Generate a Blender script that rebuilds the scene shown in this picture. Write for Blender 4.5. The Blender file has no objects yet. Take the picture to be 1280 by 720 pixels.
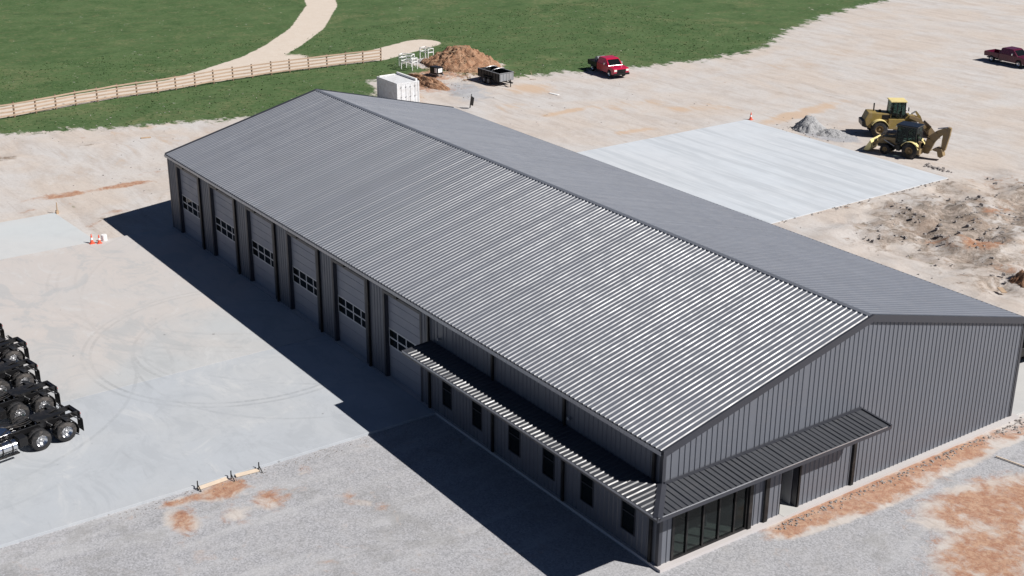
import bpy, bmesh, math, random
import numpy as np
from mathutils import Vector, Matrix
R = math.radians
scene = bpy.context.scene
col = scene.collection
random.seed(7)

# ---------------------------------------------------------------- camera, sky, sun
cam_d = bpy.data.cameras.new('camera')
cam = bpy.data.objects.new('camera', cam_d); col.objects.link(cam)
rt = Vector((0.57708811, 0.81666751, 0.00484724)); up = Vector((-0.30321385, 0.20874376, 0.92977815))
fw = Vector((-0.75830777, 0.53803366, -0.36808844))
m3 = Matrix((rt, up, -fw)).transposed()
cam.matrix_world = Matrix.Translation((35.410, -32.840, 31.712)) @ m3.to_4x4()
cam_d.sensor_width = 36; cam_d.lens = 46.17
cam_d.clip_start = 0.5; cam_d.clip_end = 6000
scene.camera = cam

SUN_DIR = Vector((0.88, 0.595, 1.0)).normalized()       # towards the sun
elev = math.asin(SUN_DIR.z); az = math.atan2(SUN_DIR.x, SUN_DIR.y)
w = bpy.data.worlds.new('World'); scene.world = w; w.use_nodes = True
nt = w.node_tree
sky = nt.nodes.new('ShaderNodeTexSky'); sky.sky_type = 'NISHITA'; sky.sun_disc = False
sky.sun_elevation = elev; sky.sun_rotation = az; sky.air_density = 0.42; sky.dust_density = 0.2; sky.ozone_density = 1.5; sky.altitude = 1500
bg = nt.nodes['Background']; bg.inputs['Strength'].default_value = 0.05
nt.links.new(sky.outputs[0], bg.inputs['Color'])
sd = bpy.data.lights.new('sun', 'SUN'); sd.energy = 5.0; sd.angle = R(0.5); sd.color = (1.0, 0.965, 0.915)
so = bpy.data.objects.new('sun', sd); col.objects.link(so)
so.rotation_euler = SUN_DIR.to_track_quat('Z', 'Y').to_euler(); so.location = (60, 40, 80)
scene.view_settings.view_transform = 'Standard'; scene.view_settings.look = 'None'
scene.view_settings.exposure = 0.38; scene.view_settings.gamma = 1.0

# ---------------------------------------------------------------- materials
def newmat(name):
    m = bpy.data.materials.new(name); m.use_nodes = True
    return m, m.node_tree, m.node_tree.nodes['Principled BSDF']
def noise(t, scale, detail=4, rough=.6, vec=None, dist=0.0):
    n = t.nodes.new('ShaderNodeTexNoise'); n.inputs['Scale'].default_value = scale
    n.inputs['Detail'].default_value = detail; n.inputs['Roughness'].default_value = rough; n.inputs['Distortion'].default_value = dist
    if vec is not None: t.links.new(vec, n.inputs['Vector'])
    return n.outputs['Fac']
def mth(t, op, a, b=None, c=None, clamp=False):
    n = t.nodes.new('ShaderNodeMath'); n.operation = op; n.use_clamp = clamp
    for i, v in enumerate((a, b, c)):
        if v is None: continue
        if isinstance(v, (int, float)): n.inputs[i].default_value = v
        else: t.links.new(v, n.inputs[i])
    return n.outputs[0]
def mr(t, v, a, b, c=0.0, d=1.0, smooth=True):
    n = t.nodes.new('ShaderNodeMapRange'); n.interpolation_type = 'SMOOTHSTEP' if smooth else 'LINEAR'
    t.links.new(v, n.inputs['Value'])
    for k, x in zip(('From Min', 'From Max', 'To Min', 'To Max'), (a, b, c, d)): n.inputs[k].default_value = x
    return n.outputs['Result']
def mixc(t, f, a, b, mode='MIX'):
    n = t.nodes.new('ShaderNodeMix'); n.data_type = 'RGBA'; n.blend_type = mode
    if isinstance(f, (int, float)): n.inputs[0].default_value = f
    else: t.links.new(f, n.inputs[0])
    for i, v in ((6, a), (7, b)):
        if isinstance(v, tuple): n.inputs[i].default_value = (*v, 1)
        else: t.links.new(v, n.inputs[i])
    return n.outputs[2]
def objvec(t, scale=(1, 1, 1), rot=0.0):
    g = t.nodes.new('ShaderNodeTexCoord'); mp = t.nodes.new('ShaderNodeMapping'); mp.inputs['Scale'].default_value = scale
    mp.inputs['Rotation'].default_value = (0, 0, rot)
    t.links.new(g.outputs['Object'], mp.inputs['Vector']); return mp.outputs[0]
def geovec(t, scale=(1, 1, 1), rot=0.0):
    g = t.nodes.new('ShaderNodeNewGeometry'); mp = t.nodes.new('ShaderNodeMapping'); mp.inputs['Scale'].default_value = scale
    mp.inputs['Rotation'].default_value = (0, 0, rot)
    t.links.new(g.outputs['Position'], mp.inputs['Vector']); return mp.outputs[0]
def bump(t, bsdf, h, strength=.3, dist=.02):
    b = t.nodes.new('ShaderNodeBump'); b.inputs['Strength'].default_value = strength; b.inputs['Distance'].default_value = dist
    t.links.new(h, b.inputs['Height']); t.links.new(b.outputs[0], bsdf.inputs['Normal'])
def paint(name, c, rough=.4, metal=0.0, var=.15, scale=3.0, dirt=None, dirt_amt=.35, bmp=0.0):
    m, t, b = newmat(name); v = objvec(t)
    n = noise(t, scale, 5, .65, v)
    lo = tuple(x * (1 - var) for x in c); hi = tuple(min(1, x * (1 + var)) for x in c)
    out = mixc(t, n, lo, hi)
    if dirt:
        n2 = noise(t, scale * .6, 6, .7, v, .5)
        out = mixc(t, mth(t, 'MULTIPLY', mr(t, n2, .45, .7), dirt_amt), out, dirt)
    t.links.new(out, b.inputs['Base Color'])
    t.links.new(mr(t, noise(t, scale * 2, 3, .6, v), .3, .7, rough * .85, min(1, rough * 1.2)), b.inputs['Roughness'])
    b.inputs['Metallic'].default_value = metal
    if bmp: bump(t, b, noise(t, scale * 12, 4, .6, v), bmp, .02)
    return m

DUST = (.36, .31, .27)
M = {}
def dull(m, k):
    m.node_tree.nodes['Principled BSDF'].inputs['Specular IOR Level'].default_value = k; return m
M['rubber'] = paint('tyre_rubber', (.022, .022, .024), .75, dirt=DUST, dirt_amt=.22)
M['black'] = M_black = paint('black_steel', (.012, .012, .013), .35, dirt=DUST, dirt_amt=.06)
M['black_gloss'] = paint('black_gloss_paint', (.01, .01, .011), .18)
M['plastic'] = paint('black_plastic', (.016, .016, .017), .5, dirt=DUST, dirt_amt=.08)
M['chrome'] = paint('polished_aluminium', (.75, .75, .76), .2, 1.0, .06)
M['steel'] = paint('bare_steel', (.4, .4, .41), .45, .8, .2)
M['yellow'] = paint('machine_yellow', (.25, .18, .05), .5, dirt=(.28, .21, .14), dirt_amt=.6)
M['brownyellow'] = paint('muddy_machine_yellow', (.23, .16, .075), .6, dirt=(.2, .15, .11), dirt_amt=.75)
M['cream'] = paint('cream_yellow_and_highlight', (.72, .6, .27), .5, dirt=(.4, .33, .2), dirt_amt=.4)
M['red'] = paint('red_car_paint', (.42, .012, .05), .22, var=.08)
M['maroon'] = paint('maroon_car_paint', (.085, .008, .028), .25, var=.08)
M['green'] = paint('green_truck_paint', (.015, .09, .025), .25, var=.1)
M['white'] = paint('white_paint', (.78, .78, .78), .5, dirt=(.5, .45, .4), dirt_amt=.35)
M['container'] = paint('container_white', (.62, .63, .65), .55, dirt=(.38, .34, .31), dirt_amt=.5, bmp=.1)
M['grey'] = paint('grey_paint', (.25, .26, .28), .5, dirt=(.2, .17, .14), dirt_amt=.4)
M['wood'] = paint('weathered_wood', (.42, .3, .2), .85, var=.3, scale=5, bmp=.3)
M['fencepost'] = paint('fence_post_wood', (.2, .135, .095), .9, var=.3)
M['fencewood'] = paint('fence_board_wood', (.43, .31, .23), .85, var=.28, scale=1.3, dirt=(.3, .22, .17), dirt_amt=.5, bmp=.3)
M['newwood'] = paint('fresh_form_timber', (.58, .48, .38), .8, var=.15, scale=5, bmp=.2)
M['orange'] = paint('safety_orange', (.7, .1, .05), .5)
M['lamp'] = paint('lamp_lens', (.75, .75, .7), .2)
M['redlens'] = paint('red_lamp_lens', (.4, .02, .02), .2)
M['interior'] = paint('office_interior', (.1, .1, .1), .9)

for k_ in ('black', 'trim', 'plastic', 'rubber'):
    if k_ in M: dull(M[k_], .25)
def glassmat(name, tint, trans, rough=.03):
    m, t, b = newmat(name); t.nodes.remove(b)
    tr = t.nodes.new('ShaderNodeBsdfTransparent'); tr.inputs[0].default_value = (*tint, 1)
    gl = t.nodes.new('ShaderNodeBsdfPrincipled'); gl.inputs['Base Color'].default_value = (.01, .013, .014, 1)
    gl.inputs['Roughness'].default_value = rough
    mx = t.nodes.new('ShaderNodeMixShader'); mx.inputs[0].default_value = 1 - trans
    t.links.new(tr.outputs[0], mx.inputs[1]); t.links.new(gl.outputs[0], mx.inputs[2])
    t.links.new(mx.outputs[0], t.nodes['Material Output'].inputs['Surface']); return m
M['glass'] = glassmat('window_glass', (.75, .82, .8), .55)
M['darkglass'] = glassmat('dark_window_glass', (.2, .25, .24), .3)
M['cabglass'] = glassmat('cab_window_glass', (.6, .72, .7), .7)

# ribbed metal cladding
def cladding(name, c, rough, spots=.12):
    m, t, b = newmat(name); v = geovec(t)
    n = noise(t, .35, 4, .6, v); n2 = noise(t, 6, 4, .7, geovec(t, (1, .15, 1)))
    o = mixc(t, n, tuple(x * (1 - spots) for x in c), tuple(x * (1 + spots) for x in c))
    o = mixc(t, mth(t, 'MULTIPLY', mr(t, n2, .5, .8), .18), o, (.2, .18, .17))
    t.links.new(o, b.inputs['Base Color'])
    t.links.new(mr(t, noise(t, 1.3, 3, .6, v), .25, .75, rough * .85, rough * 1.15), b.inputs['Roughness'])
    bump(t, b, noise(t, 1.1, 3, .5, v), .05, .05)
    return m
M['roof'] = cladding('charcoal_roof_steel', (.135, .145, .172), .41)
M['wall'] = cladding('charcoal_wall_steel', (.118, .126, .148), .42)
M['canopy'] = cladding('charcoal_canopy_steel', (.05, .053, .062), .4)
M['trim'] = paint('dark_trim_steel', (.035, .037, .047), .4, var=.1, scale=.8)
M['gutter'] = paint('grey_gutter_steel', (.3, .31, .34), .3, .5, .1)
M['glinttrim'] = paint('edge_glint_steel', (.6, .61, .64), .25, .8, .1)  # glint of the gutter lip, put into a paler metal colour
M['doorpanel'] = paint('grey_door_panel', (.24, .25, .29), .5, var=.05, scale=.6)
M['doorbars'] = paint('pale_window_bars', (.5, .51, .54), .45, .2, .05)

def concrete(name, c, stain, arcs=False, streaks=False, rough=.85, joints=None):
    m, t, b = newmat(name); v = geovec(t)
    big = noise(t, .09, 5, .55, v, .4); mid = noise(t, .6, 6, .65, v, .3); fine = noise(t, 22, 3, .7, v)
    o = mixc(t, mr(t, big, .35, .65), c, stain)
    o = mixc(t, mth(t, 'MULTIPLY', mr(t, mid, .4, .75), .35), o, tuple(x * .8 for x in c))
    o = mixc(t, mth(t, 'MULTIPLY', mr(t, fine, .3, .8), .25), o, tuple(x * .82 for x in c))
    if streaks:
        s = noise(t, 1.0, 4, .6, geovec(t, (.07, 1.1, 1)), .2)
        o = mixc(t, mth(t, 'MULTIPLY', mr(t, s, .42, .62), .7), o, tuple(x * .79 for x in c))
        s2 = noise(t, 1.0, 2, .5, geovec(t, (.3, 3.2, 1)), .1)
        o = mixc(t, mth(t, 'MULTIPLY', mr(t, s2, .5, .75), .25), o, (.66, .68, .7))
    if arcs:
        g = t.nodes.new('ShaderNodeNewGeometry'); sp = t.nodes.new('ShaderNodeSeparateXYZ'); t.links.new(g.outputs['Position'], sp.inputs[0])
        X, Y = sp.outputs[0], sp.outputs[1]
        acc = None
        for (cx, cy, r, sx, wd, amt) in ((-32.3, -4.9, 8.3, 1, .13, .5), (-32.3, -4.9, 8.75, 1, .13, .4), (-32.2, -4.6, 6.2, 1.0, .14, .45), (-32.2, -4.6, 5.75, 1.0, .12, .3),
                                         (-43, 2.5, 14.0, 1, .16, .35), (-43, 2.5, 14.6, 1, .14, .3), (-43.5, 2, 12.2, 1, .14, .3), (-36, -24, 13.5, 1, .14, .3), (-36, -24, 15.5, 1, .14, .3), (-38.5, 6, 17.2, 1, .14, .3),
                                         (-30, -1, 10.4, 1, .12, .35)):
            dx = mth(t, 'SUBTRACT', X, cx); dy = mth(t, 'MULTIPLY', mth(t, 'SUBTRACT', Y, cy), sx)
            d = mth(t, 'SQRT', mth(t, 'ADD', mth(t, 'MULTIPLY', dx, dx), mth(t, 'MULTIPLY', dy, dy)))
            q = mth(t, 'ABSOLUTE', mth(t, 'SUBTRACT', d, r))
            q = mth(t, 'MULTIPLY', mr(t, q, wd, wd * .4), amt)
            acc = q if acc is None else mth(t, 'MAXIMUM', acc, q)
        br = mth(t, 'MULTIPLY', mr(t, noise(t, .2, 3, .6, v), .38, .6), mth(t, 'MULTIPLY', mr(t, noise(t, 4, 4, .7, v), .25, .6), 1.0))
        o = mixc(t, mth(t, 'MULTIPLY', acc, br), o, tuple(x * .55 for x in c))
        # long faint sweeping tyre scuffs
        s = noise(t, 1.0, 5, .7, geovec(t, (.25, 2.2, 1), R(25)), .8)
        o = mixc(t, mth(t, 'MULTIPLY', mr(t, s, .55, .75), .3), o, tuple(x * .75 for x in c))
        warm = mr(t, mth(t, 'ADD', mth(t, 'MULTIPLY', X, -1.0), mth(t, 'MULTIPLY', mth(t, 'SUBTRACT', big, .5), 34)), 30, 46)
        o = mixc(t, mth(t, 'MULTIPLY', warm, .55), o, (.5, .45, .425))
        blot = noise(t, .22, 6, .72, geovec(t, (1, 1.5, 1), .5), .9)
        o = mixc(t, mth(t, 'MULTIPLY', mr(t, blot, .5, .62), .55), o, tuple(x * .84 for x in c))
        o = mixc(t, mth(t, 'MULTIPLY', mr(t, blot, .45, .33), .4), o, (.52, .525, .53))
        sm = noise(t, 1.0, 6, .75, geovec(t, (.5, 1.8, 1), R(-35)), 1.6)
        o = mixc(t, mth(t, 'MULTIPLY', mr(t, sm, .56, .72), .35), o, tuple(x * .72 for x in c))
        # dark oil drips
        oil = noise(t, 1.9, 1, .4, v)
        o = mixc(t, mth(t, 'MULTIPLY', mr(t, oil, .78, .83), .6), o, (.15, .15, .15))
    t.links.new(o, b.inputs['Base Color']); b.inputs['Roughness'].default_value = rough
    b.inputs['Specular IOR Level'].default_value = .3
    bump(t, b, mid, .15, .03)
    return m
M['lot'] = concrete('lot_concrete', (.43, .445, .46), (.47, .45, .44), arcs=True)
M['lot2'] = concrete('lot_concrete_newer', (.41, .435, .47), (.43, .445, .465), arcs=True)
M['fresh'] = concrete('fresh_concrete', (.49, .515, .53), (.5, .505, .51))
M['farslab'] = concrete('curing_concrete', (.51, .545, .59), (.51, .535, .57), streaks=True)
M['kerbc'] = concrete('foundation_concrete', (.5, .47, .47), (.45, .43, .42))
M['back'] = concrete('rear_apron_concrete', (.46, .46, .46), (.5, .49, .47))

# ground: procedural colours chosen by painted land-use masks
def ground_mat():
    m, t, b = newmat('earth_gravel_grass'); v = geovec(t)
    def attr(n):
        a = t.nodes.new('ShaderNodeAttribute'); a.attribute_name = n; return a
    a1, a2 = attr('cover_one'), attr('cover_two')
    s1 = t.nodes.new('ShaderNodeSeparateColor'); t.links.new(a1.outputs['Color'], s1.inputs[0])
    s2 = t.nodes.new('ShaderNodeSeparateColor'); t.links.new(a2.outputs['Color'], s2.inputs[0])
    grass, clay, rub = s1.outputs[0], s1.outputs[1], s1.outputs[2]
    grav, tan, path = s2.outputs[0], s2.outputs[1], s2.outputs[2]
    stretch = geovec(t, (.35, 1.3, 1), R(-12))
    nb = noise(t, .12, 5, .6, v, .6); nm = noise(t, .8, 6, .68, v, .4); nf = noise(t, 7, 5, .75, v); ns = noise(t, .5, 6, .7, stretch, .5)
    vf = noise(t, 26, 3, .8, v)
    o = mixc(t, mr(t, nb, .35, .65), (.5, .44, .395), (.5, .48, .47))
    o = mixc(t, mth(t, 'MULTIPLY', mr(t, ns, .42, .66), .5), o, (.37, .32, .29))
    o = mixc(t, mth(t, 'MULTIPLY', mr(t, noise(t, .4, 5, .65, geovec(t, (.5, 1.6, 1), R(35)), .8), .55, .68), .5), o, (.54, .51, .49))
    o = mixc(t, mth(t, 'MULTIPLY', mr(t, nf, .45, .75), .35), o, (.35, .32, .3))
    grit = noise(t, 3.2, 6, .8, v, .3)
    o = mixc(t, mth(t, 'MULTIPLY', mr(t, grit, .5, .68), .38), o, (.31, .275, .255))
    o = mixc(t, mth(t, 'MULTIPLY', mr(t, grit, .46, .32), .35), o, (.56, .54, .52))
    trk = noise(t, 1.0, 5, .7, geovec(t, (.16, 2.4, 1), R(-28)), 1.2)
    o = mixc(t, mth(t, 'MULTIPLY', mr(t, trk, .55, .7), .4), o, (.33, .29, .265))
    # tan / iron stained earth
    ft = mr(t, mth(t, 'ADD', tan, mth(t, 'MULTIPLY', mth(t, 'SUBTRACT', ns, .5), 1.6)), .3, .75)
    o = mixc(t, mth(t, 'MULTIPLY', ft, .8), o, (.49, .36, .26))
    # crushed stone
    vr = t.nodes.new('ShaderNodeTexVoronoi'); vr.inputs['Scale'].default_value = 15; t.links.new(v, vr.inputs['Vector'])
    st = t.nodes.new('ShaderNodeSeparateColor'); t.links.new(vr.outputs['Color'], st.inputs[0])
    stone = mixc(t, st.outputs[0], (.25, .252, .265), (.41, .41, .435))
    stone = mixc(t, mth(t, 'MULTIPLY', mr(t, nm, .4, .7), .3), stone, (.4, .39, .39))
    lane = noise(t, 1.0, 5, .65, geovec(t, (.5, .12, 1), R(8)), .8)
    stone = mixc(t, mth(t, 'MULTIPLY', mr(t, lane, .48, .64), .45), stone, (.45, .45, .46))
    stone = mixc(t, mth(t, 'MULTIPLY', mr(t, noise(t, .35, 6, .75, v, .6), .5, .66), .4), stone, (.22, .215, .21))
    stone = mixc(t, mth(t, 'MULTIPLY', mr(t, noise(t, .6, 5, .7, v, 1.0), .6, .74), .35), stone, (.44, .33, .27))
    fg = mr(t, mth(t, 'ADD', grav, mth(t, 'MULTIPLY', mth(t, 'SUBTRACT', nm, .5), 1.1)), .35, .65)
    o = mixc(t, fg, o, stone)
    # rubble, damp broken ground
    fr = mr(t, mth(t, 'ADD', rub, mth(t, 'MULTIPLY', mth(t, 'SUBTRACT', nm, .5), 2.4)), .45, .85)
    rubc = mixc(t, mr(t, noise(t, 1.6, 6, .78, v, .4), .38, .64), (.15, .12, .095), (.4, .335, .29))
    rubc = mixc(t, mth(t, 'MULTIPLY', mr(t, noise(t, .45, 4, .6, v), .5, .68), .5), rubc, (.25, .17, .12))
    o = mixc(t, mth(t, 'MULTIPLY', fr, .9), o, rubc)
    # red clay
    fc = mr(t, mth(t, 'ADD', clay, mth(t, 'MULTIPLY', mth(t, 'SUBTRACT', nm, .5), 2.6)), .3, .95)
    clc = mixc(t, mr(t, noise(t, 2.6, 5, .75, v, .5), .35, .68), (.29, .12, .06), (.44, .27, .175))
    clc = mixc(t, mth(t, 'MULTIPLY', mr(t, nf, .52, .72), .5), clc, (.5, .4, .33))
    clc = mixc(t, mth(t, 'MULTIPLY', mr(t, noise(t, 5.5, 5, .8, v), .48, .36), .6), clc, (.17, .075, .045))
    o = mixc(t, mth(t, 'MULTIPLY', fc, .85), o, clc)
    # farm track
    fp = mr(t, mth(t, 'ADD', path, mth(t, 'MULTIPLY', mth(t, 'SUBTRACT', nm, .5), .5)), .4, .6)
    # grass
    fgr = mr(t, mth(t, 'ADD', grass, mth(t, 'ADD', mth(t, 'MULTIPLY', mth(t, 'SUBTRACT', nm, .5), 1.7), mth(t, 'MULTIPLY', mth(t, 'SUBTRACT', ns, .5), 1.4))), .35, .68)
    g1 = noise(t, .22, 5, .65, v, .5); g2 = noise(t, 2.2, 6, .8, v); g3 = noise(t, 9, 3, .7, v)
    gc = mixc(t, mr(t, g1, .3, .7), (.045, .088, .03), (.075, .122, .048))
    gc = mixc(t, mth(t, 'MULTIPLY', mr(t, g2, .42, .72), .6), gc, (.125, .17, .08))
    gc = mixc(t, mth(t, 'MULTIPLY', mr(t, g3, .5, .75), .35), gc, (.04, .08, .03))
    dry = noise(t, .1, 5, .7, geovec(t, (1, 1, 1), 2.0), .4)
    gc = mixc(t, mth(t, 'MULTIPLY', mth(t, 'MULTIPLY', mr(t, dry, .52, .68), mr(t, g2, .35, .7)), .65), gc, (.2, .19, .1))
    mow = noise(t, 1.0, 5, .7, geovec(t, (1.1, .16, 1), R(-4)), .7)
    gc = mixc(t, mth(t, 'MULTIPLY', mr(t, mow, .5, .68), .45), gc, (.1, .115, .055))
    gc = mixc(t, mth(t, 'MULTIPLY', mr(t, noise(t, .5, 6, .78, v, .7), .53, .66), .5), gc, (.15, .15, .075))
    gc = mixc(t, mth(t, 'MULTIPLY', mr(t, noise(t, .33, 5, .75, geovec(t, (1, 1, 1), 4.0), .5), .55, .7), .55), gc, (.03, .055, .022))
    gc = mixc(t, mth(t, 'MULTIPLY', mr(t, noise(t, 1.7, 2, .5, v), .72, .76), .6), gc, (.4, .38, .3))
    o = mixc(t, fgr, o, gc)
    pc = mixc(t, nm, (.5, .42, .35), (.6, .54, .48))
    o = mixc(t, fp, o, pc)
    t.links.new(o, b.inputs['Base Color']); b.inputs['Roughness'].default_value = .95; b.inputs['Specular IOR Level'].default_value = .15
    h = mth(t, 'ADD', mth(t, 'MULTIPLY', nf, .35), mth(t, 'ADD', mth(t, 'MULTIPLY', nm, .9), mth(t, 'MULTIPLY', vf, .12)))
    rh = mth(t, 'MULTIPLY', h, mth(t, 'ADD', .35, mth(t, 'MULTIPLY', rub, 1.2)))
    bump(t, b, rh, .8, .12)
    return m
M['ground'] = ground_mat()
def soilmat(name, a, bb, c2, sc=1.5):
    m, t, b = newmat(name); v = geovec(t)
    n = noise(t, sc, 6, .75, v, .4); f = noise(t, sc * 6, 4, .7, v)
    o = mixc(t, mr(t, n, .3, .7), a, bb); o = mixc(t, mth(t, 'MULTIPLY', mr(t, f, .45, .7), .5), o, c2)
    t.links.new(o, b.inputs['Base Color']); b.inputs['Roughness'].default_value = .95; b.inputs['Specular IOR Level'].default_value = .1
    bump(t, b, mth(t, 'ADD', n, mth(t, 'MULTIPLY', f, .4)), .9, .25)
    return m
M['claysoil'] = soilmat('red_brown_soil', (.3, .15, .085), (.42, .27, .18), (.15, .08, .05))
M['greypile'] = soilmat('grey_stone_dust', (.33, .33, .34), (.42, .42, .43), (.22, .22, .22))
M['clod'] = soilmat('stone_and_clod', (.34, .3, .28), (.44, .42, .41), (.2, .16, .14), 3)
def grassmat():
    m, t, b = newmat('grass_blades'); v = geovec(t)
    o = mixc(t, noise(t, 1.2, 4, .7, v), (.055, .105, .035), (.1, .15, .06))
    t.links.new(o, b.inputs['Base Color']); b.inputs['Roughness'].default_value = .8; b.inputs['Specular IOR Level'].default_value = .15
    return m
M['grass'] = grassmat()

# ---------------------------------------------------------------- mesh helpers
class MB:
    def __init__(s): s.v = []; s.f = []
    def add(s, vs, fs):
        o = len(s.v); s.v += [tuple(x) for x in vs]; s.f += [tuple(i + o for i in f) for f in fs]; return s
    def box(s, x0, x1, y0, y1, z0, z1, M4=None):
        vs = [Vector((x, y, z)) for x in (x0, x1) for y in (y0, y1) for z in (z0, z1)]
        if M4 is not None: vs = [M4 @ q for q in vs]
        return s.add(vs, [(0, 1, 3, 2), (4, 6, 7, 5), (0, 4, 5, 1), (2, 3, 7, 6), (0, 2, 6, 4), (1, 5, 7, 3)])
    def bar(s, p0, p1, w, h=None, upv=(0, 0, 1)):
        p0, p1 = Vector(p0), Vector(p1); h = h or w; d = (p1 - p0).normalized()
        u = Vector(upv)
        if abs(d.dot(u)) > .98: u = Vector((1, 0, 0))
        a = d.cross(u).normalized(); b = a.cross(d).normalized()
        vs = []
        for p in (p0, p1):
            for sa, sb in ((-1, -1), (1, -1), (1, 1), (-1, 1)): vs.append(p + a * sa * w / 2 + b * sb * h / 2)
        return s.add(vs, [(3, 2, 1, 0), (4, 5, 6, 7), (0, 1, 5, 4), (1, 2, 6, 5), (2, 3, 7, 6), (3, 0, 4, 7)])
    def cyl(s, p0, p1, r0, r1=None, n=12, caps=True):
        p0, p1 = Vector(p0), Vector(p1); r1 = r0 if r1 is None else r1; d = (p1 - p0).normalized()
        u = Vector((0, 0, 1)) if abs(d.z) < .9 else Vector((1, 0, 0))
        a = d.cross(u).normalized(); b = d.cross(a).normalized(); vs = []
        for p, r in ((p0, r0), (p1, r1)):
            for i in range(n):
                t = 2 * math.pi * i / n; vs.append(p + (a * math.cos(t) + b * math.sin(t)) * r)
        fs = [(i, (i + 1) % n, n + (i + 1) % n, n + i) for i in range(n)]
        if caps: fs += [tuple(reversed(range(n))), tuple(range(n, 2 * n))]
        return s.add(vs, fs)
    def lathe(s, prof, c, axis='y', n=24):           # prof: (offset along axis, radius)
        vs = []; c = Vector(c)
        for (o, r) in prof:
            for i in range(n):
                t = 2 * math.pi * i / n
                if axis == 'y': vs.append(c + Vector((r * math.cos(t), o, r * math.sin(t))))
                elif axis == 'z': vs.append(c + Vector((r * math.cos(t), r * math.sin(t), o)))
                else: vs.append(c + Vector((o, r * math.cos(t), r * math.sin(t))))
        fs = []
        for k in range(len(prof) - 1):
            for i in range(n):
                j = (i + 1) % n; fs.append((k * n + i, k * n + j, (k + 1) * n + j, (k + 1) * n + i))
        return s.add(vs, fs)
    def prism(s, poly, y0, y1, yf=None):               # poly in (x,z), extruded along y ; yf(x,z)->half-width scale
        n = len(poly); vs = []
        for y in (y0, y1):
            for (x, z) in poly:
                k = yf(x, z) if yf else 1
                vs.append((x, y * k, z))
        fs = [tuple(range(n)), tuple(reversed(range(n, 2 * n)))] + [(i, n + i, n + (i + 1) % n, (i + 1) % n) for i in range(n)]
        return s.add(vs, fs)
    def prismz(s, poly, z0, z1):
        n = len(poly); vs = [(x, y, z) for z in (z0, z1) for (x, y) in poly]
        return s.add(vs, [tuple(reversed(range(n))), tuple(range(n, 2 * n))] + [(i, (i + 1) % n, n + (i + 1) % n, n + i) for i in range(n)])
    def build(s, name, mat, parent=None, smooth=False, bevel=0.0, segs=2):
        me = bpy.data.meshes.new(name); me.from_pydata(s.v, [], s.f); me.update()
        bm = bmesh.new(); bm.from_mesh(me)
        if bevel:
            bmesh.ops.remove_doubles(bm, verts=bm.verts, dist=1e-5)
            bmesh.ops.bevel(bm, geom=[e for e in bm.edges], offset=bevel, segments=segs, affect='EDGES', profile=.6, clamp_overlap=True)
        bmesh.ops.recalc_face_normals(bm, faces=bm.faces); bm.to_mesh(me); bm.free()
        me.materials.append(M[mat] if isinstance(mat, str) else mat)
        if smooth:
            for p in me.polygons: p.use_smooth = True
            me.set_sharp_from_angle(angle=R(38))
        o = bpy.data.objects.new(name, me); col.objects.link(o)
        if parent is not None: o.parent = parent
        return o
def tag(o, label=None, cat=None, group=None, kind=None):
    if label: o['label'] = label
    if cat: o['category'] = cat
    if group: o['group'] = group
    if kind: o['kind'] = kind
    return o
def empty(name, loc, rz=0, label=None, cat=None, group=None):
    o = bpy.data.objects.new(name, None); col.objects.link(o); o.location = loc; o.rotation_euler = (0, 0, rz); o.empty_display_size = .3
    return tag(o, label, cat, group)
def copy_tree(o, parent=None):
    c = o.copy(); col.objects.link(c)
    if parent is not None: c.parent = parent
    for ch in [q for q in bpy.data.objects if q.parent == o]: copy_tree(ch, c)
    return c

# value noise for terrain
rng = np.random.RandomState(3)
tab = rng.rand(256, 256)
def vnoise(x, y):
    xi = np.floor(x).astype(int); yi = np.floor(y).astype(int); fx = x - xi; fy = y - yi
    fx = fx * fx * (3 - 2 * fx); fy = fy * fy * (3 - 2 * fy)
    a = tab[xi % 256, yi % 256]; b = tab[(xi + 1) % 256, yi % 256]; c = tab[xi % 256, (yi + 1) % 256]; d = tab[(xi + 1) % 256, (yi + 1) % 256]
    return a + (b - a) * fx + (c - a) * fy + (a - b - c + d) * fx * fy
def fbm(x, y, oct=5, g=.55):
    s = 0; a = 1; n = 0
    for k in range(oct): s = s + a * vnoise(x * 2 ** k + 17 * k, y * 2 ** k + 5 * k); n += a; a *= g
    return s / n

# ---------------------------------------------------------------- ground
L, W, EH, RH = 54.15, 24.61, 5.6, 8.69
xs = np.concatenate([[-3000, -1500, -800, -450, -300, -230, -190], np.arange(-165, 16, .5), [18, 22, 30, 45, 70, 120, 250, 600, 1500]])
ys = np.concatenate([[-1500, -600, -250, -120, -70, -45, -36], np.arange(-30, 146, .5), [150, 160, 180, 220, 300, 450, 800, 1500, 3000]])
X, Y = np.meshgrid(xs, ys, indexing='ij')
def seg_mask(X, Y, pts, r, soft):
    d = np.full(X.shape, 1e9)
    for (a, b) in zip(pts[:-1], pts[1:]):
        ax, ay = a; bx, by = b; L2 = (bx - ax) ** 2 + (by - ay) ** 2
        t = np.clip(((X - ax) * (bx - ax) + (Y - ay) * (by - ay)) / L2, 0, 1)
        d = np.minimum(d, np.hypot(X - ax - t * (bx - ax), Y - ay - t * (by - ay)))
    return np.clip((r - d) / soft + .5, 0, 1)
def ell(X, Y, cx, cy, rx, ry, ang=0, soft=.5):
    c, s = math.cos(ang), math.sin(ang); u = (X - cx) * c + (Y - cy) * s; v = -(X - cx) * s + (Y - cy) * c
    return np.clip((1 - np.hypot(u / rx, v / ry)) / soft, 0, 1)
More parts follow.
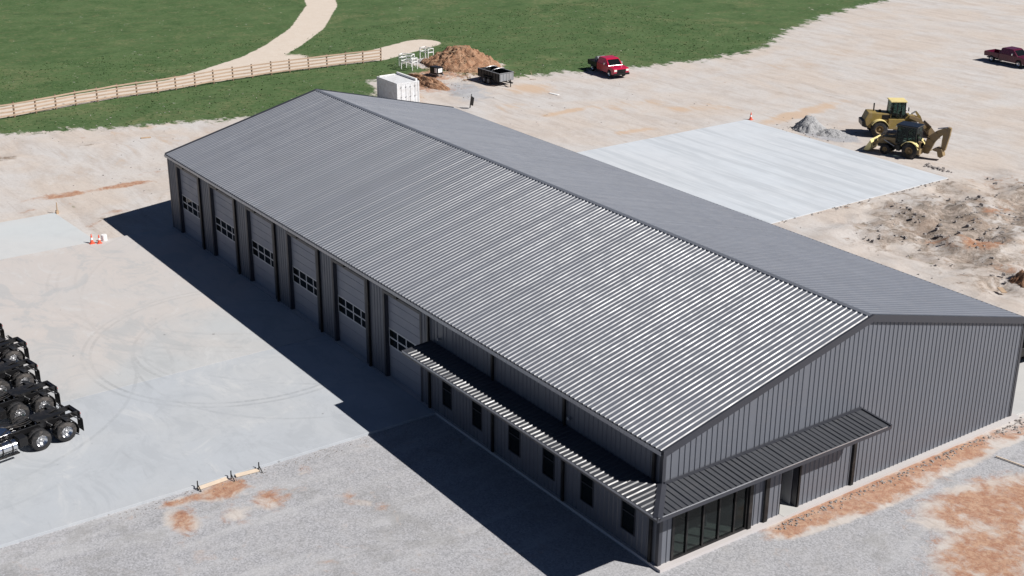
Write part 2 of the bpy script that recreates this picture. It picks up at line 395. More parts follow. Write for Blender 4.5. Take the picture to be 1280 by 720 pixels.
# edge of the yard: everything on the far side (-x) is grass
ey = np.array([-60, -3, 7, 12, 18, 22.7, 30, 34, 36, 44, 48, 51.8, 55, 59, 63, 75, 85, 95, 110, 200, 4000.])
ex = np.array([-91, -88.5, -85.2, -83.5, -81.8, -81.7, -81.8, -83, -89, -89.5, -84, -81.2, -81.3, -80.0, -78.5, -76.8, -78, -84, -90, -110, -400.])
edge = np.interp(Y, ey, ex)
grass = np.clip((edge - X) / 4.0 + .5, 0, 1)
scrub = ell(X, Y, -86, 44, 9, 6.5, .5, .5)                       # clay-stained bank behind the tank
grass = np.clip(grass - 1.3 * ell(X, Y, -91, 48.5, 7, 4.2, .7, .4), 0, 1)
path = seg_mask(X, Y, [(-94.5, -30), (-96.6, -8), (-97.3, 0), (-98.9, 10), (-99.8, 19), (-103, 25), (-107, 31.5), (-112, 37), (-121, 45), (-136, 55), (-170, 70)], 2.2, 1.0)
path = np.maximum(path, .9 * seg_mask(X, Y, [(-100.6, 22), (-101.2, 30), (-100.8, 37), (-100.4, 43), (-104, 52)], 2.5, 1.2))
path = np.maximum(path, .7 * ell(X, Y, -104.5, 33, 4.0, 6, .3, .5))
clay = np.zeros(X.shape)
for e in ((-15.2, -15.2, 1.5, .9, 0, .8), (-16.7, -12.6, .9, 1.5, .1, 1.0), (-16.9, -14.6, .5, 1.2, 0, .9), (-14.6, -11.2, 1.2, 1.0, 0, .7), (-14.4, -13, 1.1, .9, 0, .6), (-12.1, -7.8, 1.5, .5, .6, .5), (-16.2, -8.7, .6, .45, 0, .6),
          (-67, -4.4, .75, 2.8, -.1, 1.1), (-66.8, .9, .7, 2.4, 0, 1.1), (-69, 3.6, .35, 2.0, 0, .5), (-58.3, -4.2, .8, 1.6, 0, .55), (-60.5, -2.5, .5, 1.4, 0, .4), (-64.5, -6.5, .4, 3.5, 0, .5),
          (.9, 8.5, .9, 3.0, 0, 1.25), (1.0, 12.5, 1.2, 4.5, 0, 1.35), (.9, 18, 1.0, 5.0, 0, 1.2), (1.1, 23, .8, 2.6, 0, .8),
          (5.4, 17.5, 2.3, 5.6, -.25, 1.1), (7.5, 13, 2.5, 4, 0, .9),
          (-17.8, 46.3, 1.5, 1.9, .3, 1.1), (-14.5, 50, 2, 3, 0, .6), (-22, 54, 1.4, 2.4, .4, .5), (-19.5, 44.2, 1.6, 1.1, 0, .55), (-27, 61, 1.8, 2.4, 0, .4), (-13.5, 44, 1.3, 1.6, 0, .45),
          (-84, 40.5, 5.5, 3.2, .2, .9), (-88, 44, 5, 5.5, 0, .9), (-80.5, 43.5, 1.6, .9, .5, .6)):
    clay = np.maximum(clay, e[5] * np.clip(ell(X, Y, e[0], e[1], e[2] * 1.35, e[3] * 1.35, e[4], .7), 0, 1))
tan = .12 * np.ones(X.shape)
for e in ((-66.2, 45.8, .9, 4.2, .1, .95), (-65, 52, 3, 9, -.2, .45), (-56.6, 46.6, 1.0, 3.0, -.1, .75), (-76.5, 49.0, 3.4, 3.6, 0, .8), (-60, 57.5, 2.2, 9, -.35, .5), (-52.5, 64.5, 1.6, 9.5, .15, .85), (-71, 43, 2.5, 4, 0, .4),
          (-72, -1, 5, 12, 0, .22), (-78, 8, 4, 12, 0, .34), (-62, 2, 4, 4, 0, .15), (-80.5, 36, 3.6, 3.5, 0, .7), (-70, 85, 6, 25, 0, .3), (-28, 58, 5, 6, 0, .4), (-20, 50, 9, 10, 0, .3), (-84, 14, 1.6, 14, .1, .5)):
    tan = np.maximum(tan, e[5] * np.clip(ell(X, Y, e[0], e[1], e[2] * 1.3, e[3] * 1.3, e[4], .8), 0, 1))
rub = .0 * X
for e in ((-22, 48, 9, 11.5, .6, 1.0), (-19, 58, 9.5, 13, .3, 1.0), (-16, 44, 5, 7, .5, .8), (-28, 56.5, 3.5, 4.5, 0, .6), (-13, 41, 3.5, 6, .5, .7), (-26, 42.5, 3.5, 4.5, .6, .45), (-80.6, 2.6, .6, 1.2, 0, 1.0), (-80.3, -5.5, 1.1, 2.0, 0, 1.0), (-59, -3.5, 2.2, 1.7, 0, .45), (-84, 8, 1.2, 3, 0, .35),
          (.9, 14, .6, 8, 0, .35), (7.5, 19.5, 1.6, 2.5, 0, .5), (-82.5, 38.5, 1.0, 3.2, .3, .5), (-82.3, 50.6, 3, 2.2, .5, .5)):
    rub = np.maximum(rub, e[5] * np.clip(ell(X, Y, e[0], e[1], e[2] * 1.2, e[3] * 1.2, e[4], .8), 0, 1))
grav = np.clip((X + 19.5) / 1.5, 0, 1) * np.clip((8 - Y) / 2, 0, 1)
grav = np.maximum(grav, np.clip((X - .8) / 1.4, 0, 1) * np.clip((27 - Y) / 3, 0, 1) * .95)
spill = np.clip(.85 * ell(X, Y, -79, 42.4, 9, 3.8, 2.75, .9), 0, 1)
grav = np.maximum(grav, .8 * ell(X, Y, -44.8, 60.6, 4.5, 2.6, .3, .6))
grav = np.maximum(np.clip(grav - clay * .9, 0, 1), spill); clay = clay * (1 - spill); tan = tan * (1 - spill); rub = rub * (1 - spill)
near = np.clip(1 - np.maximum(0, np.maximum(np.abs(X + 75) - 95, np.abs(Y - 58) - 92)) / 10, 0, 1)
Z = -.14 + near * (rub > .05) * rub * (fbm(X * .42, Y * .42, 4, .6) - .45) * 2.2 * np.clip((Y - 30) / 6, 0, 1)
Z += near * .05 * (fbm(X * .3 + 9, Y * .3, 3) - .5) * np.clip((-56 - X) / 5 + (Y - 32) / 5, 0, 1)
inside = (X > -64) & (X < 1) & (Y < 26)
Z = np.where(inside, -.14, Z)
sl = (X > -55) & (X < -28.5) & (Y > 36.5) & (Y < 59.8)
Z = np.where(sl, -.14, np.minimum(Z, 1.2))
# raised bank under the earth heap, gentle rise of the meadow
Z += near * 0.6 * ell(X, Y, -90, 48, 7, 6, .6, 1.0)
nx, ny = X.shape
verts = np.stack([X.ravel(), Y.ravel(), Z.ravel()], 1)
idx = np.arange(nx * ny).reshape(nx, ny)
faces = np.stack([idx[:-1, :-1].ravel(), idx[1:, :-1].ravel(), idx[1:, 1:].ravel(), idx[:-1, 1:].ravel()], 1)
me = bpy.data.meshes.new('ground'); me.from_pydata(verts.tolist(), [], faces.tolist()); me.update()
for nm, chans in (('cover_one', (grass, clay, rub)), ('cover_two', (grav, tan, path))):
    a = me.color_attributes.new(nm, 'FLOAT_COLOR', 'POINT')
    d = np.ones((nx * ny, 4), dtype=np.float32)
    for k, c in enumerate(chans): d[:, k] = np.clip(c, 0, 1).ravel()
    a.data.foreach_set('color', d.ravel())
me.materials.append(M['ground'])
for p in me.polygons: p.use_smooth = True
g = bpy.data.objects.new('ground', me); col.objects.link(g); tag(g, kind='structure')
def gz(x, y):
    i = np.clip(np.searchsorted(xs, x), 0, nx - 1); j = np.clip(np.searchsorted(ys, y), 0, ny - 1); return float(Z[i, j])

def struct(mb, name, mat, **k): return tag(mb.build(name, mat, **k), kind='structure')
struct(MB().box(-54.28, -30.02, -70, -.16, -.4, .0), 'concrete_lot', 'lot', bevel=.012)
struct(MB().box(-30.0, -17.65, -70, -.16, -.4, .0), 'concrete_lot', 'lot2', bevel=.012)
struct(MB().add([(-62.4, -6.25, -.3), (-54.3, -5.8, -.3), (-54.3, -70, -.3), (-62.4, -70, -.3), (-62.4, -6.25, .012), (-54.3, -5.8, .012), (-54.3, -70, .012), (-62.4, -70, .012)],
              [(0, 1, 2, 3), (7, 6, 5, 4), (0, 4, 5, 1), (1, 5, 6, 2), (2, 6, 7, 3), (3, 7, 4, 0)]), 'fresh_concrete_slab', 'fresh')
struct(MB().box(-53.6, -29.85, 37.0, 58.25, -.4, -.085), 'curing_concrete_slab', 'farslab', bevel=.015)
struct(MB().box(-54.0, .1, 24.98, 33, -.4, -.02), 'rear_apron', 'back', bevel=.015)

# ---------------------------------------------------------------- the building
B = empty('metal_building', (0, 0, 0), 0, 'long charcoal ribbed steel workshop with gable roof, six overhead doors and an L-shaped canopy', 'workshop')
def part(mb, name, mat, parent=None, **k): return mb.build(name, mat, parent or B, **k)
part(MB().box(-54.2, .32, -.14, 24.96, -.4, .004), 'foundation', 'kerbc')
# ribbed sheets --------------------------------------------------
P = .3048
def rib_profile(length, h, base, top, jit=0.0):
    """positions (s, height) along a length, one rib each foot"""
    pts = [(0, 0)]; n = int(length / P)
    for i in range(n):
        c = P * .5 + i * P
        if c + base / 2 >= length: break
        j = random.uniform(-jit, jit); hh = h * (1 + random.uniform(-jit, jit))
        pts += [(c - base / 2, 0), (c - top / 2 + j * .01, hh), (c + top / 2 + j * .01, hh), (c + base / 2, 0)]
    pts.append((length, 0)); return pts
def ribbed(mb, origin, sdir, ldir, ndir, slen, length, h=.035, base=.08, top=.03, jit=.0, lo=None, hi=None):
    """sdir: along which ribs repeat; ldir: rib direction"""
    o, s, l, n = map(Vector, (origin, sdir, ldir, ndir)); pr = rib_profile(slen, h, base, top, jit); vs = []
    for (a, hh) in pr:
        a0 = lo(a) if lo else 0; a1 = hi(a) if hi else length
        vs += [o + s * a + l * a0 + n * hh, o + s * a + l * a1 + n * hh]
    return mb.add(vs, [(2 * i, 2 * i + 2, 2 * i + 3, 2 * i + 1) for i in range(len(pr) - 1)])
sl_ = math.hypot(W / 2, RH - EH); ca, sa = (W / 2) / sl_, (RH - EH) / sl_
OE, OG = .1, .06
# roof: two slopes, each with ribs running from eave to ridge
roofL = MB(); e0 = Vector((-L - OG, -OE, EH - OE * sa / ca))
slope_len = (W / 2 + OE) / ca
ribbed(roofL, e0, (1, 0, 0), (0, ca, sa), (0, -sa, ca), L + 2 * OG, slope_len, .042, .12, .045, .07)
rl = part(roofL, 'roof_panel', 'roof')
roofR = MB(); e1 = Vector((-L - OG, W + OE, EH - OE * sa / ca))
ribbed(roofR, e1, (1, 0, 0), (0, -ca, sa), (0, sa, ca), L + 2 * OG, slope_len, .042, .12, .045, .07)
part(roofR, 'roof_panel', 'roof')
rc = MB()
for sg in (-1, 1):
    vs = []
    for x in (-L - OG, OG):
        vs += [(x, W / 2, RH + .058), (x, W / 2 + sg * .16, RH + .052 - .16 * sa / ca), (x, W / 2 + sg * .175, RH + .0 - .175 * sa / ca)]
    rc.add(vs, [(0, 1, 4, 3), (1, 2, 5, 4)])
part(rc, 'ridge_cap', 'roof')
u = MB()      # soffit lining under the sheets so that the roof has thickness
for sg, yy in ((-1, -OE), (1, W + OE)):
    ya, za = yy, EH - OE * sa / ca - .03; u.add([(-L, ya, za), (0, ya, za), (0, W / 2, RH - .04), (-L, W / 2, RH - .04)], [(0, 1, 2, 3)])
part(u, 'roof_lining', 'trim')
# rake trims at both gables
for x0, x1 in ((OG - .02, OG + .10), (-L - OG - .1, -L - OG + .02)):
    t = MB()
    for ya, yb in ((-OE - .03, W / 2), (W + OE + .03, W / 2)):
        za = EH - OE * sa / ca; 
        vs = [(x, y, z) for x in (x0, x1) for (y, z) in ((ya, za - .26), (ya, za + .075), (yb, RH + .085), (yb, RH - .26))]
        t.add(vs, [(0, 1, 2, 3), (4, 5, 6, 7), (0, 1, 5, 4), (1, 2, 6, 5), (2, 3, 7, 6), (3, 0, 4, 7)])
    part(t, 'rake_trim', 'trim')
for ya in (-OE - .13, W + OE + .002):
    z = EH - OE * sa / ca
    t = MB().box(-L - OG, OG, ya, ya + .12, z - .16, z - .14); t.box(-L - OG, OG, ya, ya + .012, z - .14, z + .0); t.box(-L - OG, OG, ya + .108, ya + .12, z - .14, z - .02)
    t.box(-L - OG, -L - OG + .01, ya + .012, ya + .108, z - .14, z - .01)
    part(t, 'gutter', 'gutter')
# front wall with six door openings (recessed doors)
doors = [(-52.5 + i * 5.92, -48.8 + i * 5.92) for i in range(6)]
DH = 5.05
wf = MB()
spans = []; x = -L
for a, b in doors: spans.append((x, a)); x = b
CANX = -18.0
winx = [(-17.1, -16.2), (-14.3, -13.4), (-11.1, -10.1), (-8.3, -7.35), (-5.4, -4.45), (-2.5, -1.55)]
WZ0, WZ1 = .65, 2.45
for a, b in spans: ribbed(wf, (a, 0, 0), (1, 0, 0), (0, 0, 1), (0, -1, 0), b - a, EH - .02)
for a, b in doors: ribbed(wf, (a, 0, DH), (1, 0, 0), (0, 0, 1), (0, -1, 0), b - a, EH - DH - .02)
x = doors[-1][1]
for a, b in winx:
    ribbed(wf, (x, 0, 0), (1, 0, 0), (0, 0, 1), (0, -1, 0), a - x, EH - .02)
    ribbed(wf, (a, 0, 0), (1, 0, 0), (0, 0, 1), (0, -1, 0), b - a, WZ0)
    ribbed(wf, (a, 0, WZ1), (1, 0, 0), (0, 0, 1), (0, -1, 0), b - a, EH - WZ1 - .02); x = b
ribbed(wf, (x, 0, 0), (1, 0, 0), (0, 0, 1), (0, -1, 0), -x, EH - .02)
part(wf, 'front_wall', 'wall')
wi = MB().box(-L + .1, -18.2, .55, .57, 0, DH + .35)           # lining behind the doors
part(wi, 'inner_lining', 'interior')
# back and far walls
wb = MB(); ribbed(wb, (0, W, 0), (-1, 0, 0), (0, 0, 1), (0, 1, 0), L, EH - .02); part(wb, 'back_wall', 'wall')
def rake(y): return EH + (min(y, W - y)) * sa / ca - .02
wfar = MB(); ribbed(wfar, (-L, W, 0), (0, -1, 0), (0, 0, 1), (-1, 0, 0), W, EH, hi=lambda a: rake(W - a)); part(wfar, 'far_gable_wall', 'wall')
# near gable wall, with storefront and entrance openings
SF0, SF1, SFZ = .75, 5.2, 2.75
EN0, EN1, ENZ = 7.35, 8.4, 2.75
wg = MB()
def gpanel(y0, y1, z0, z1=None):
    ribbed(wg, (0, y0, z0), (0, 1, 0), (0, 0, 1), (1, 0, 0), y1 - y0, 1, .036, .085, .03, hi=(lambda a: (z1 if z1 else rake(y0 + a)) - z0))
def snap(y): return y
gpanel(0, SF0, 0); gpanel(SF0, SF1, SFZ); gpanel(SF1, EN0, 0); gpanel(EN0, EN1, ENZ); gpanel(EN1, W, 0)
part(wg, 'near_gable_wall', 'wall')
# corner trims and base line
for (cx, cy, nm) in ((0, 0, 0), (0, W, 0), (-L, 0, 0), (-L, W, 0)):
    t = MB(); sx = 1 if cx == 0 else -1; sy = -1 if cy == 0 else 1
    t.box(min(cx - sx * .14, cx + sx * .045), max(cx - sx * .14, cx + sx * .045), min(cy + sy * .042, cy + sy * .045), max(cy + sy * .0425, cy + sy * .045), .005, EH - .2)
    t.box(min(cx + sx * .0425, cx + sx * .045), max(cx + sx * .0425, cx + sx * .045), min(cy - sy * .14, cy + sy * .042), max(cy - sy * .14, cy + sy * .042), .005, EH - .2)
    part(t, 'corner_trim', 'trim')
# overhead doors
def overhead_door(a, b):
    d = MB(); y = .2
    nsec = 8; sh = DH / nsec
    for k in range(nsec):
        if k in (3, 4): continue
        d.box(a + .01, b - .01, y, y + .05, k * sh + .006, (k + 1) * sh - .006)
    d.box(a + .01, b - .01, y + .02, y + .04, 0.004, .02)
    dr = part(d, 'garage_door', 'doorpanel', bevel=.008, segs=1)
    fr = MB(); z0, z1 = 3 * sh - .02 + 0, 5 * sh
    z0, z1 = 1.9, 3.15
    return dr
for a, b in doors:
    y = .2; d = MB()
    zs = [0.01, .62, 1.24, 1.86]
    for k in range(3): d.box(a + .01, b - .01, y, y + .05, zs[k], zs[k + 1] - .012)
    zs = [2.96, 3.48, 4.0, 4.52, DH + .04]
    for k in range(4): d.box(a + .01, b - .01, y, y + .05, zs[k], zs[k + 1] - .012)
    dr = part(d, 'garage_door', 'doorpanel', bevel=.006, segs=1)
    f = MB(); n = 4; ww = (b - a - .02) / n; bw = .075
    for k in range(n + 1):
        xx = a + .01 + k * ww; xa, xb = max(a + .01, xx - bw / 2), min(b - .01, xx + bw / 2)
        f.box(xa, xb, y - .008, y + .045, 1.853, 2.953)
    for zz in (1.853, 2.365, 2.878):
        for k in range(n):
            xa = a + .01 + k * ww + bw / 2; xb = a + .01 + (k + 1) * ww - bw / 2
            f.box(xa, xb, y - .007, y + .044, zz, zz + .075)
    part(f, 'window_frame', 'doorbars', dr)
    for k in range(n):
        for zz in (1.928, 2.44):
            part(MB().box(a + .01 + k * ww + bw / 2, a + .01 + (k + 1) * ww - bw / 2, y + .015, y + .025, zz, zz + .437), 'pane', 'darkglass', dr)
    # reveal: jambs, head and pale outer casing
    t = MB(); t.box(a - .002, a + .01, -.01, .28, .004, DH); t.box(b - .01, b + .002, -.01, .28, .004, DH); t.box(a + .012, b - .012, -.01, .28, DH - .012, DH)
    t.box(a - .16, a - .003, -.05, -.038, .004, DH + .16); t.box(b + .003, b + .16, -.05, -.038, .004, DH + .16); t.box(a - .0, b + .0, -.05, -.038, DH + .002, DH + .16)
    part(t, 'door_trim', 'trim')
    t = MB().box((a + b) / 2 - .55, (a + b) / 2 - .25, -.2, -.04, DH + .17, DH + .36); part(t, 'door_lamp', 'black', bevel=.02)
# downspouts along the front
for x in [d[1] + .5 for d in doors[:-1]]  + [-18.25, -12.35, -6.6, -.45]:
    t = MB().box(x - .07, x + .07, -.16, -.045, .004, EH - .2); part(t, 'downspout', 'black', bevel=.01, segs=1)
# front windows below canopy
for a, b in winx:
    t = MB(); bw = .05
    t.box(a, a + bw, -.03, .08, WZ0, WZ1); t.box(b - bw, b, -.03, .08, WZ0, WZ1); t.box(a + bw, b - bw, -.03, .08, WZ0, WZ0 + bw); t.box(a + bw, b - bw, -.03, .08, WZ1 - bw, WZ1)
    t.box(a + bw, b - bw, -.02, .06, 1.6, 1.64)
    wn = part(t, 'window', 'trim')
    part(MB().box(a + bw, b - bw, .02, .03, WZ0 + bw, WZ1 - bw), 'pane', 'darkglass', wn)
# wall lamps above the canopy
for x, z in ((-17.6, 4.35), (-6.6, 4.45)):
    part(MB().cyl((x + .35, -.05, z), (x + .35, -.17, z), .06, .08, 12), 'wall_lamp', 'grey')
# storefront
t = MB(); ft = .1
muls = [SF0, 1.55, 2.5, 3.45, 4.4, SF1 - .05]
for k, yy in enumerate(muls):
    w_ = .14 if k in (0, 5) else .085
    t.box(-.1, .05, yy - w_ / 2 + .02, yy + w_ / 2 + .02, .004, SFZ)
t.box(-.1, .048, SF0 + .09, SF1 - .1, .005, .12); t.box(-.1, .048, SF0 + .09, SF1 - .1, SFZ - .12, SFZ - .001)
sf = part(t, 'storefront_window', 'black')
for k in range(5):
    part(MB().box(-.03, -.02, muls[k] + .065, muls[k + 1] - .025, .12, SFZ - .12), 'pane', 'glass', sf)
# thick dark post between storefront and ribbed panel + downspouts on gable
for y0, y1 in ((5.2, 5.42), (6.2, 6.44), (12.0, 12.2)):
    part(MB().box(.04, .14, y0, y1, .004, 3.75), 'downspout', 'black', bevel=.01, segs=1)
# entrance alcove
D = 1.5
t = MB(); t.box(-D, .0, EN0 - .05, EN0 - .002, .004, ENZ); t.box(-D, 0, EN1 + .002, EN1 + .05, .004, ENZ); t.box(-D - .05, -D, EN0, EN1, .004, ENZ); t.box(-D, .0, EN0, EN1, ENZ + .001, ENZ + .05)
part(t, 'entrance_alcove', 'trim')
part(MB().box(-D, .3, EN0 + .002, EN1 - .002, .006, .012), 'entrance_step', 'back')
part(MB().box(-.02, .05, EN1 + .05, EN1 + .16, .01, ENZ), 'entrance_trim', 'black')
part(MB().box(-D + .02, -.3, EN1 - .06, EN1 - .02, .02, ENZ - .15), 'entrance_door', 'grey', bevel=.01)
# office floor/walls seen through the glass
t = MB(); t.box(-6.5, -.12, .6, 6.9, .006, .012); part(t, 'office_floor', 'back')
t = MB(); t.box(-6.6, -6.5, .6, 7, .0, 3.0); t.box(-6.5, -.12, 6.9, 7.0, .02, 3.0); t.box(-6.6, -.12, .6, 7, 3.0, 3.1); t.box(-6.5, -.1, .5, .6, .02, 3.0); part(t, 'office_walls', 'interior')
t = MB(); t.box(-2.3, -1.1, 2.6, 4.0, .70, .75); 
for xx in (-2.2, -1.2):
    for yy in (2.7, 3.9): t.box(xx - .03, xx + .03, yy - .03, yy + .03, .013, .7)
desk = t.build('office_desk', 'grey'); tag(desk, 'grey desk standing inside behind the storefront glass', 'desk')

# canopy (two arms meeting at a hip on the near corner)
CO = 1.77; ZI, ZO = 3.98, 3.84; CT = .12; GX = 12.23
can = MB()
def lerp(a, b, t): return a + (b - a) * t
def zc(d): return lerp(ZI, ZO, d / CO)       # d: distance out from the wall
def canopy_sheet(mb, kind):
    ln = (GX + CO) if kind == 'g' else (-CANX + CO)
    pr = rib_profile(ln,   .045 if kind == 'f' else .045, .115 if kind == 'f' else .1, .035, .2); vs = []
    for (s, h) in pr:
        q = s if True else s
        # s measured from outer corner; inner limit from the hip
        d0 = .05 if s >= CO else CO - s
        for d in (d0, CO):
            if kind == 'g': vs.append((d, -CO + s, zc(d) + h))
            else: vs.append((CO - s, -d, zc(d) + h))
    mb.add(vs, [(2 * i, 2 * i + 2, 2 * i + 3, 2 * i + 1) for i in range(len(pr) - 1)])
cn = MB(); canopy_sheet(cn, 'f'); cf = part(cn, 'canopy_roof', 'canopy')
cn = MB(); canopy_sheet(cn, 'g'); cg = part(cn, 'canopy_roof', 'canopy')
cb = MB()    # underside
cb.add([(CANX, 0, ZI - .1), (CANX, -CO, ZO - .1), (CO, -CO, ZO - .1), (CO, GX, ZO - .1), (0.05, GX, ZI - .1), (.05, -.05, ZI - .1)], [(0, 1, 2, 5), (5, 2, 3, 4)])
part(cb, 'canopy_soffit', 'trim')
cb = MB(); e = .05
cb.box(CANX - e, CO + e, -CO - e, -CO, ZO - .17, ZO + .03); cb.box(CO, CO + e, -CO + .001, GX + e, ZO - .17, ZO - .0)
cb.bar((CANX - e / 2, -CO, ZO - .07), (CANX - e / 2, -.05, ZI - .07), e, .2); cb.bar((.06, GX + .06, ZI - .06), (CO + e, GX + .06, ZO - .06), .1, .24)
cb.box(.045, .1, .06, GX, ZI + .0, ZI + .14)
cb.box(CO - .3, CO - .15, GX - .5, GX - .1, ZO - .28, ZO - .11)
part(cb, 'canopy_fascia', 'trim')
cb = MB(); cb.bar((CO + .035, -CO - .02, ZO + .03), (CO + .035, GX - .2, ZO + .03), .03, .035); part(cb, 'canopy_edge_trim', 'glinttrim')  # thin bar whose paler colour stands for the lip's sun glint
cb = MB(); cb.box(CANX - e, CO, -CO - e - .012, -CO - e - .001, ZO - .06, ZO + .03); part(cb, 'canopy_edge_trim', 'gutter')
hp = MB(); a = Vector((.02, -.02, ZI + .09)); b_ = Vector((CO + .03, -CO - .03, ZO + .09))
q = Vector((1, 1, 0)).normalized() * .2
hp.add([a - q - Vector((0, 0, .06)), a, a + q - Vector((0, 0, .06)), b_ - q - Vector((0, 0, .06)), b_, b_ + q - Vector((0, 0, .06))], [(0, 1, 4, 3), (1, 2, 5, 4)])
part(hp, 'canopy_hip_flashing', 'trim')
for k in range(6):       # canopy brackets
    x = -17.5 + k * 3.3; part(MB().bar((x, -.05, ZI - .3), (x, -CO + .1, ZO - .17), .08, .12), 'canopy_bracket', 'trim')

# ---------------------------------------------------------------- wheels
def tyre(parent, c, r, w, rim='chrome', rr=.55, side=1, dish=.1, n=28, duals=False):
    t = MB(); h = w / 2
    t.lathe([(-h, r * rr), (-h, r * .86), (-h * .8, r * .97), (-h * .55, r), (h * .55, r), (h * .8, r * .97), (h, r * .86), (h, r * rr), (h * .6, r * rr * .97), (-h * .6, r * rr * .97), (-h, r * rr)], c, 'y', n)
    for i in range(18):                               # tread blocks
        a = 2 * math.pi * i / 18; p = Vector((math.cos(a) * r * 1.0, 0, math.sin(a) * r * 1.0)) + Vector(c)
        t.bar(p + Vector((0, -h * .6, 0)), p + Vector((0, h * .6, 0)), .06 * r, .03 * r + .012, (math.cos(a), 0, math.sin(a)))
    wl = t.build('wheel', 'rubber', parent, smooth=True)
    m = MB(); s = side
    m.lathe([(s * h * .92, r * rr * .99), (s * (h * .92 - dish), r * rr * .8), (s * (h * .92 - dish * 1.6), r * rr * .55), (s * (h * .92 - dish * 1.5), r * rr * .36)], c, 'y', n)
    m.build('rim', rim, wl, smooth=True)
    m = MB(); m.lathe([(s * (h * .92 - dish * 1.6), r * rr * .36), (s * (h * .92 - dish * .7), r * rr * .33), (s * (h * .92 - dish * .3), r * rr * .2), (s * (h * .92 - dish * .3), 0.001)], c, 'y', 16)
    for i in range(8):
        a = 2 * math.pi * i / 8; p = Vector(c) + Vector((math.cos(a) * r * rr * .45, s * (h * .92 - dish * 1.5), math.sin(a) * r * rr * .45)); m.cyl(p, p + Vector((0, s * .05, 0)), .02, .015, 6)
    m.build('hub', 'steel' if rim == 'chrome' else rim, wl, smooth=True)
    return wl

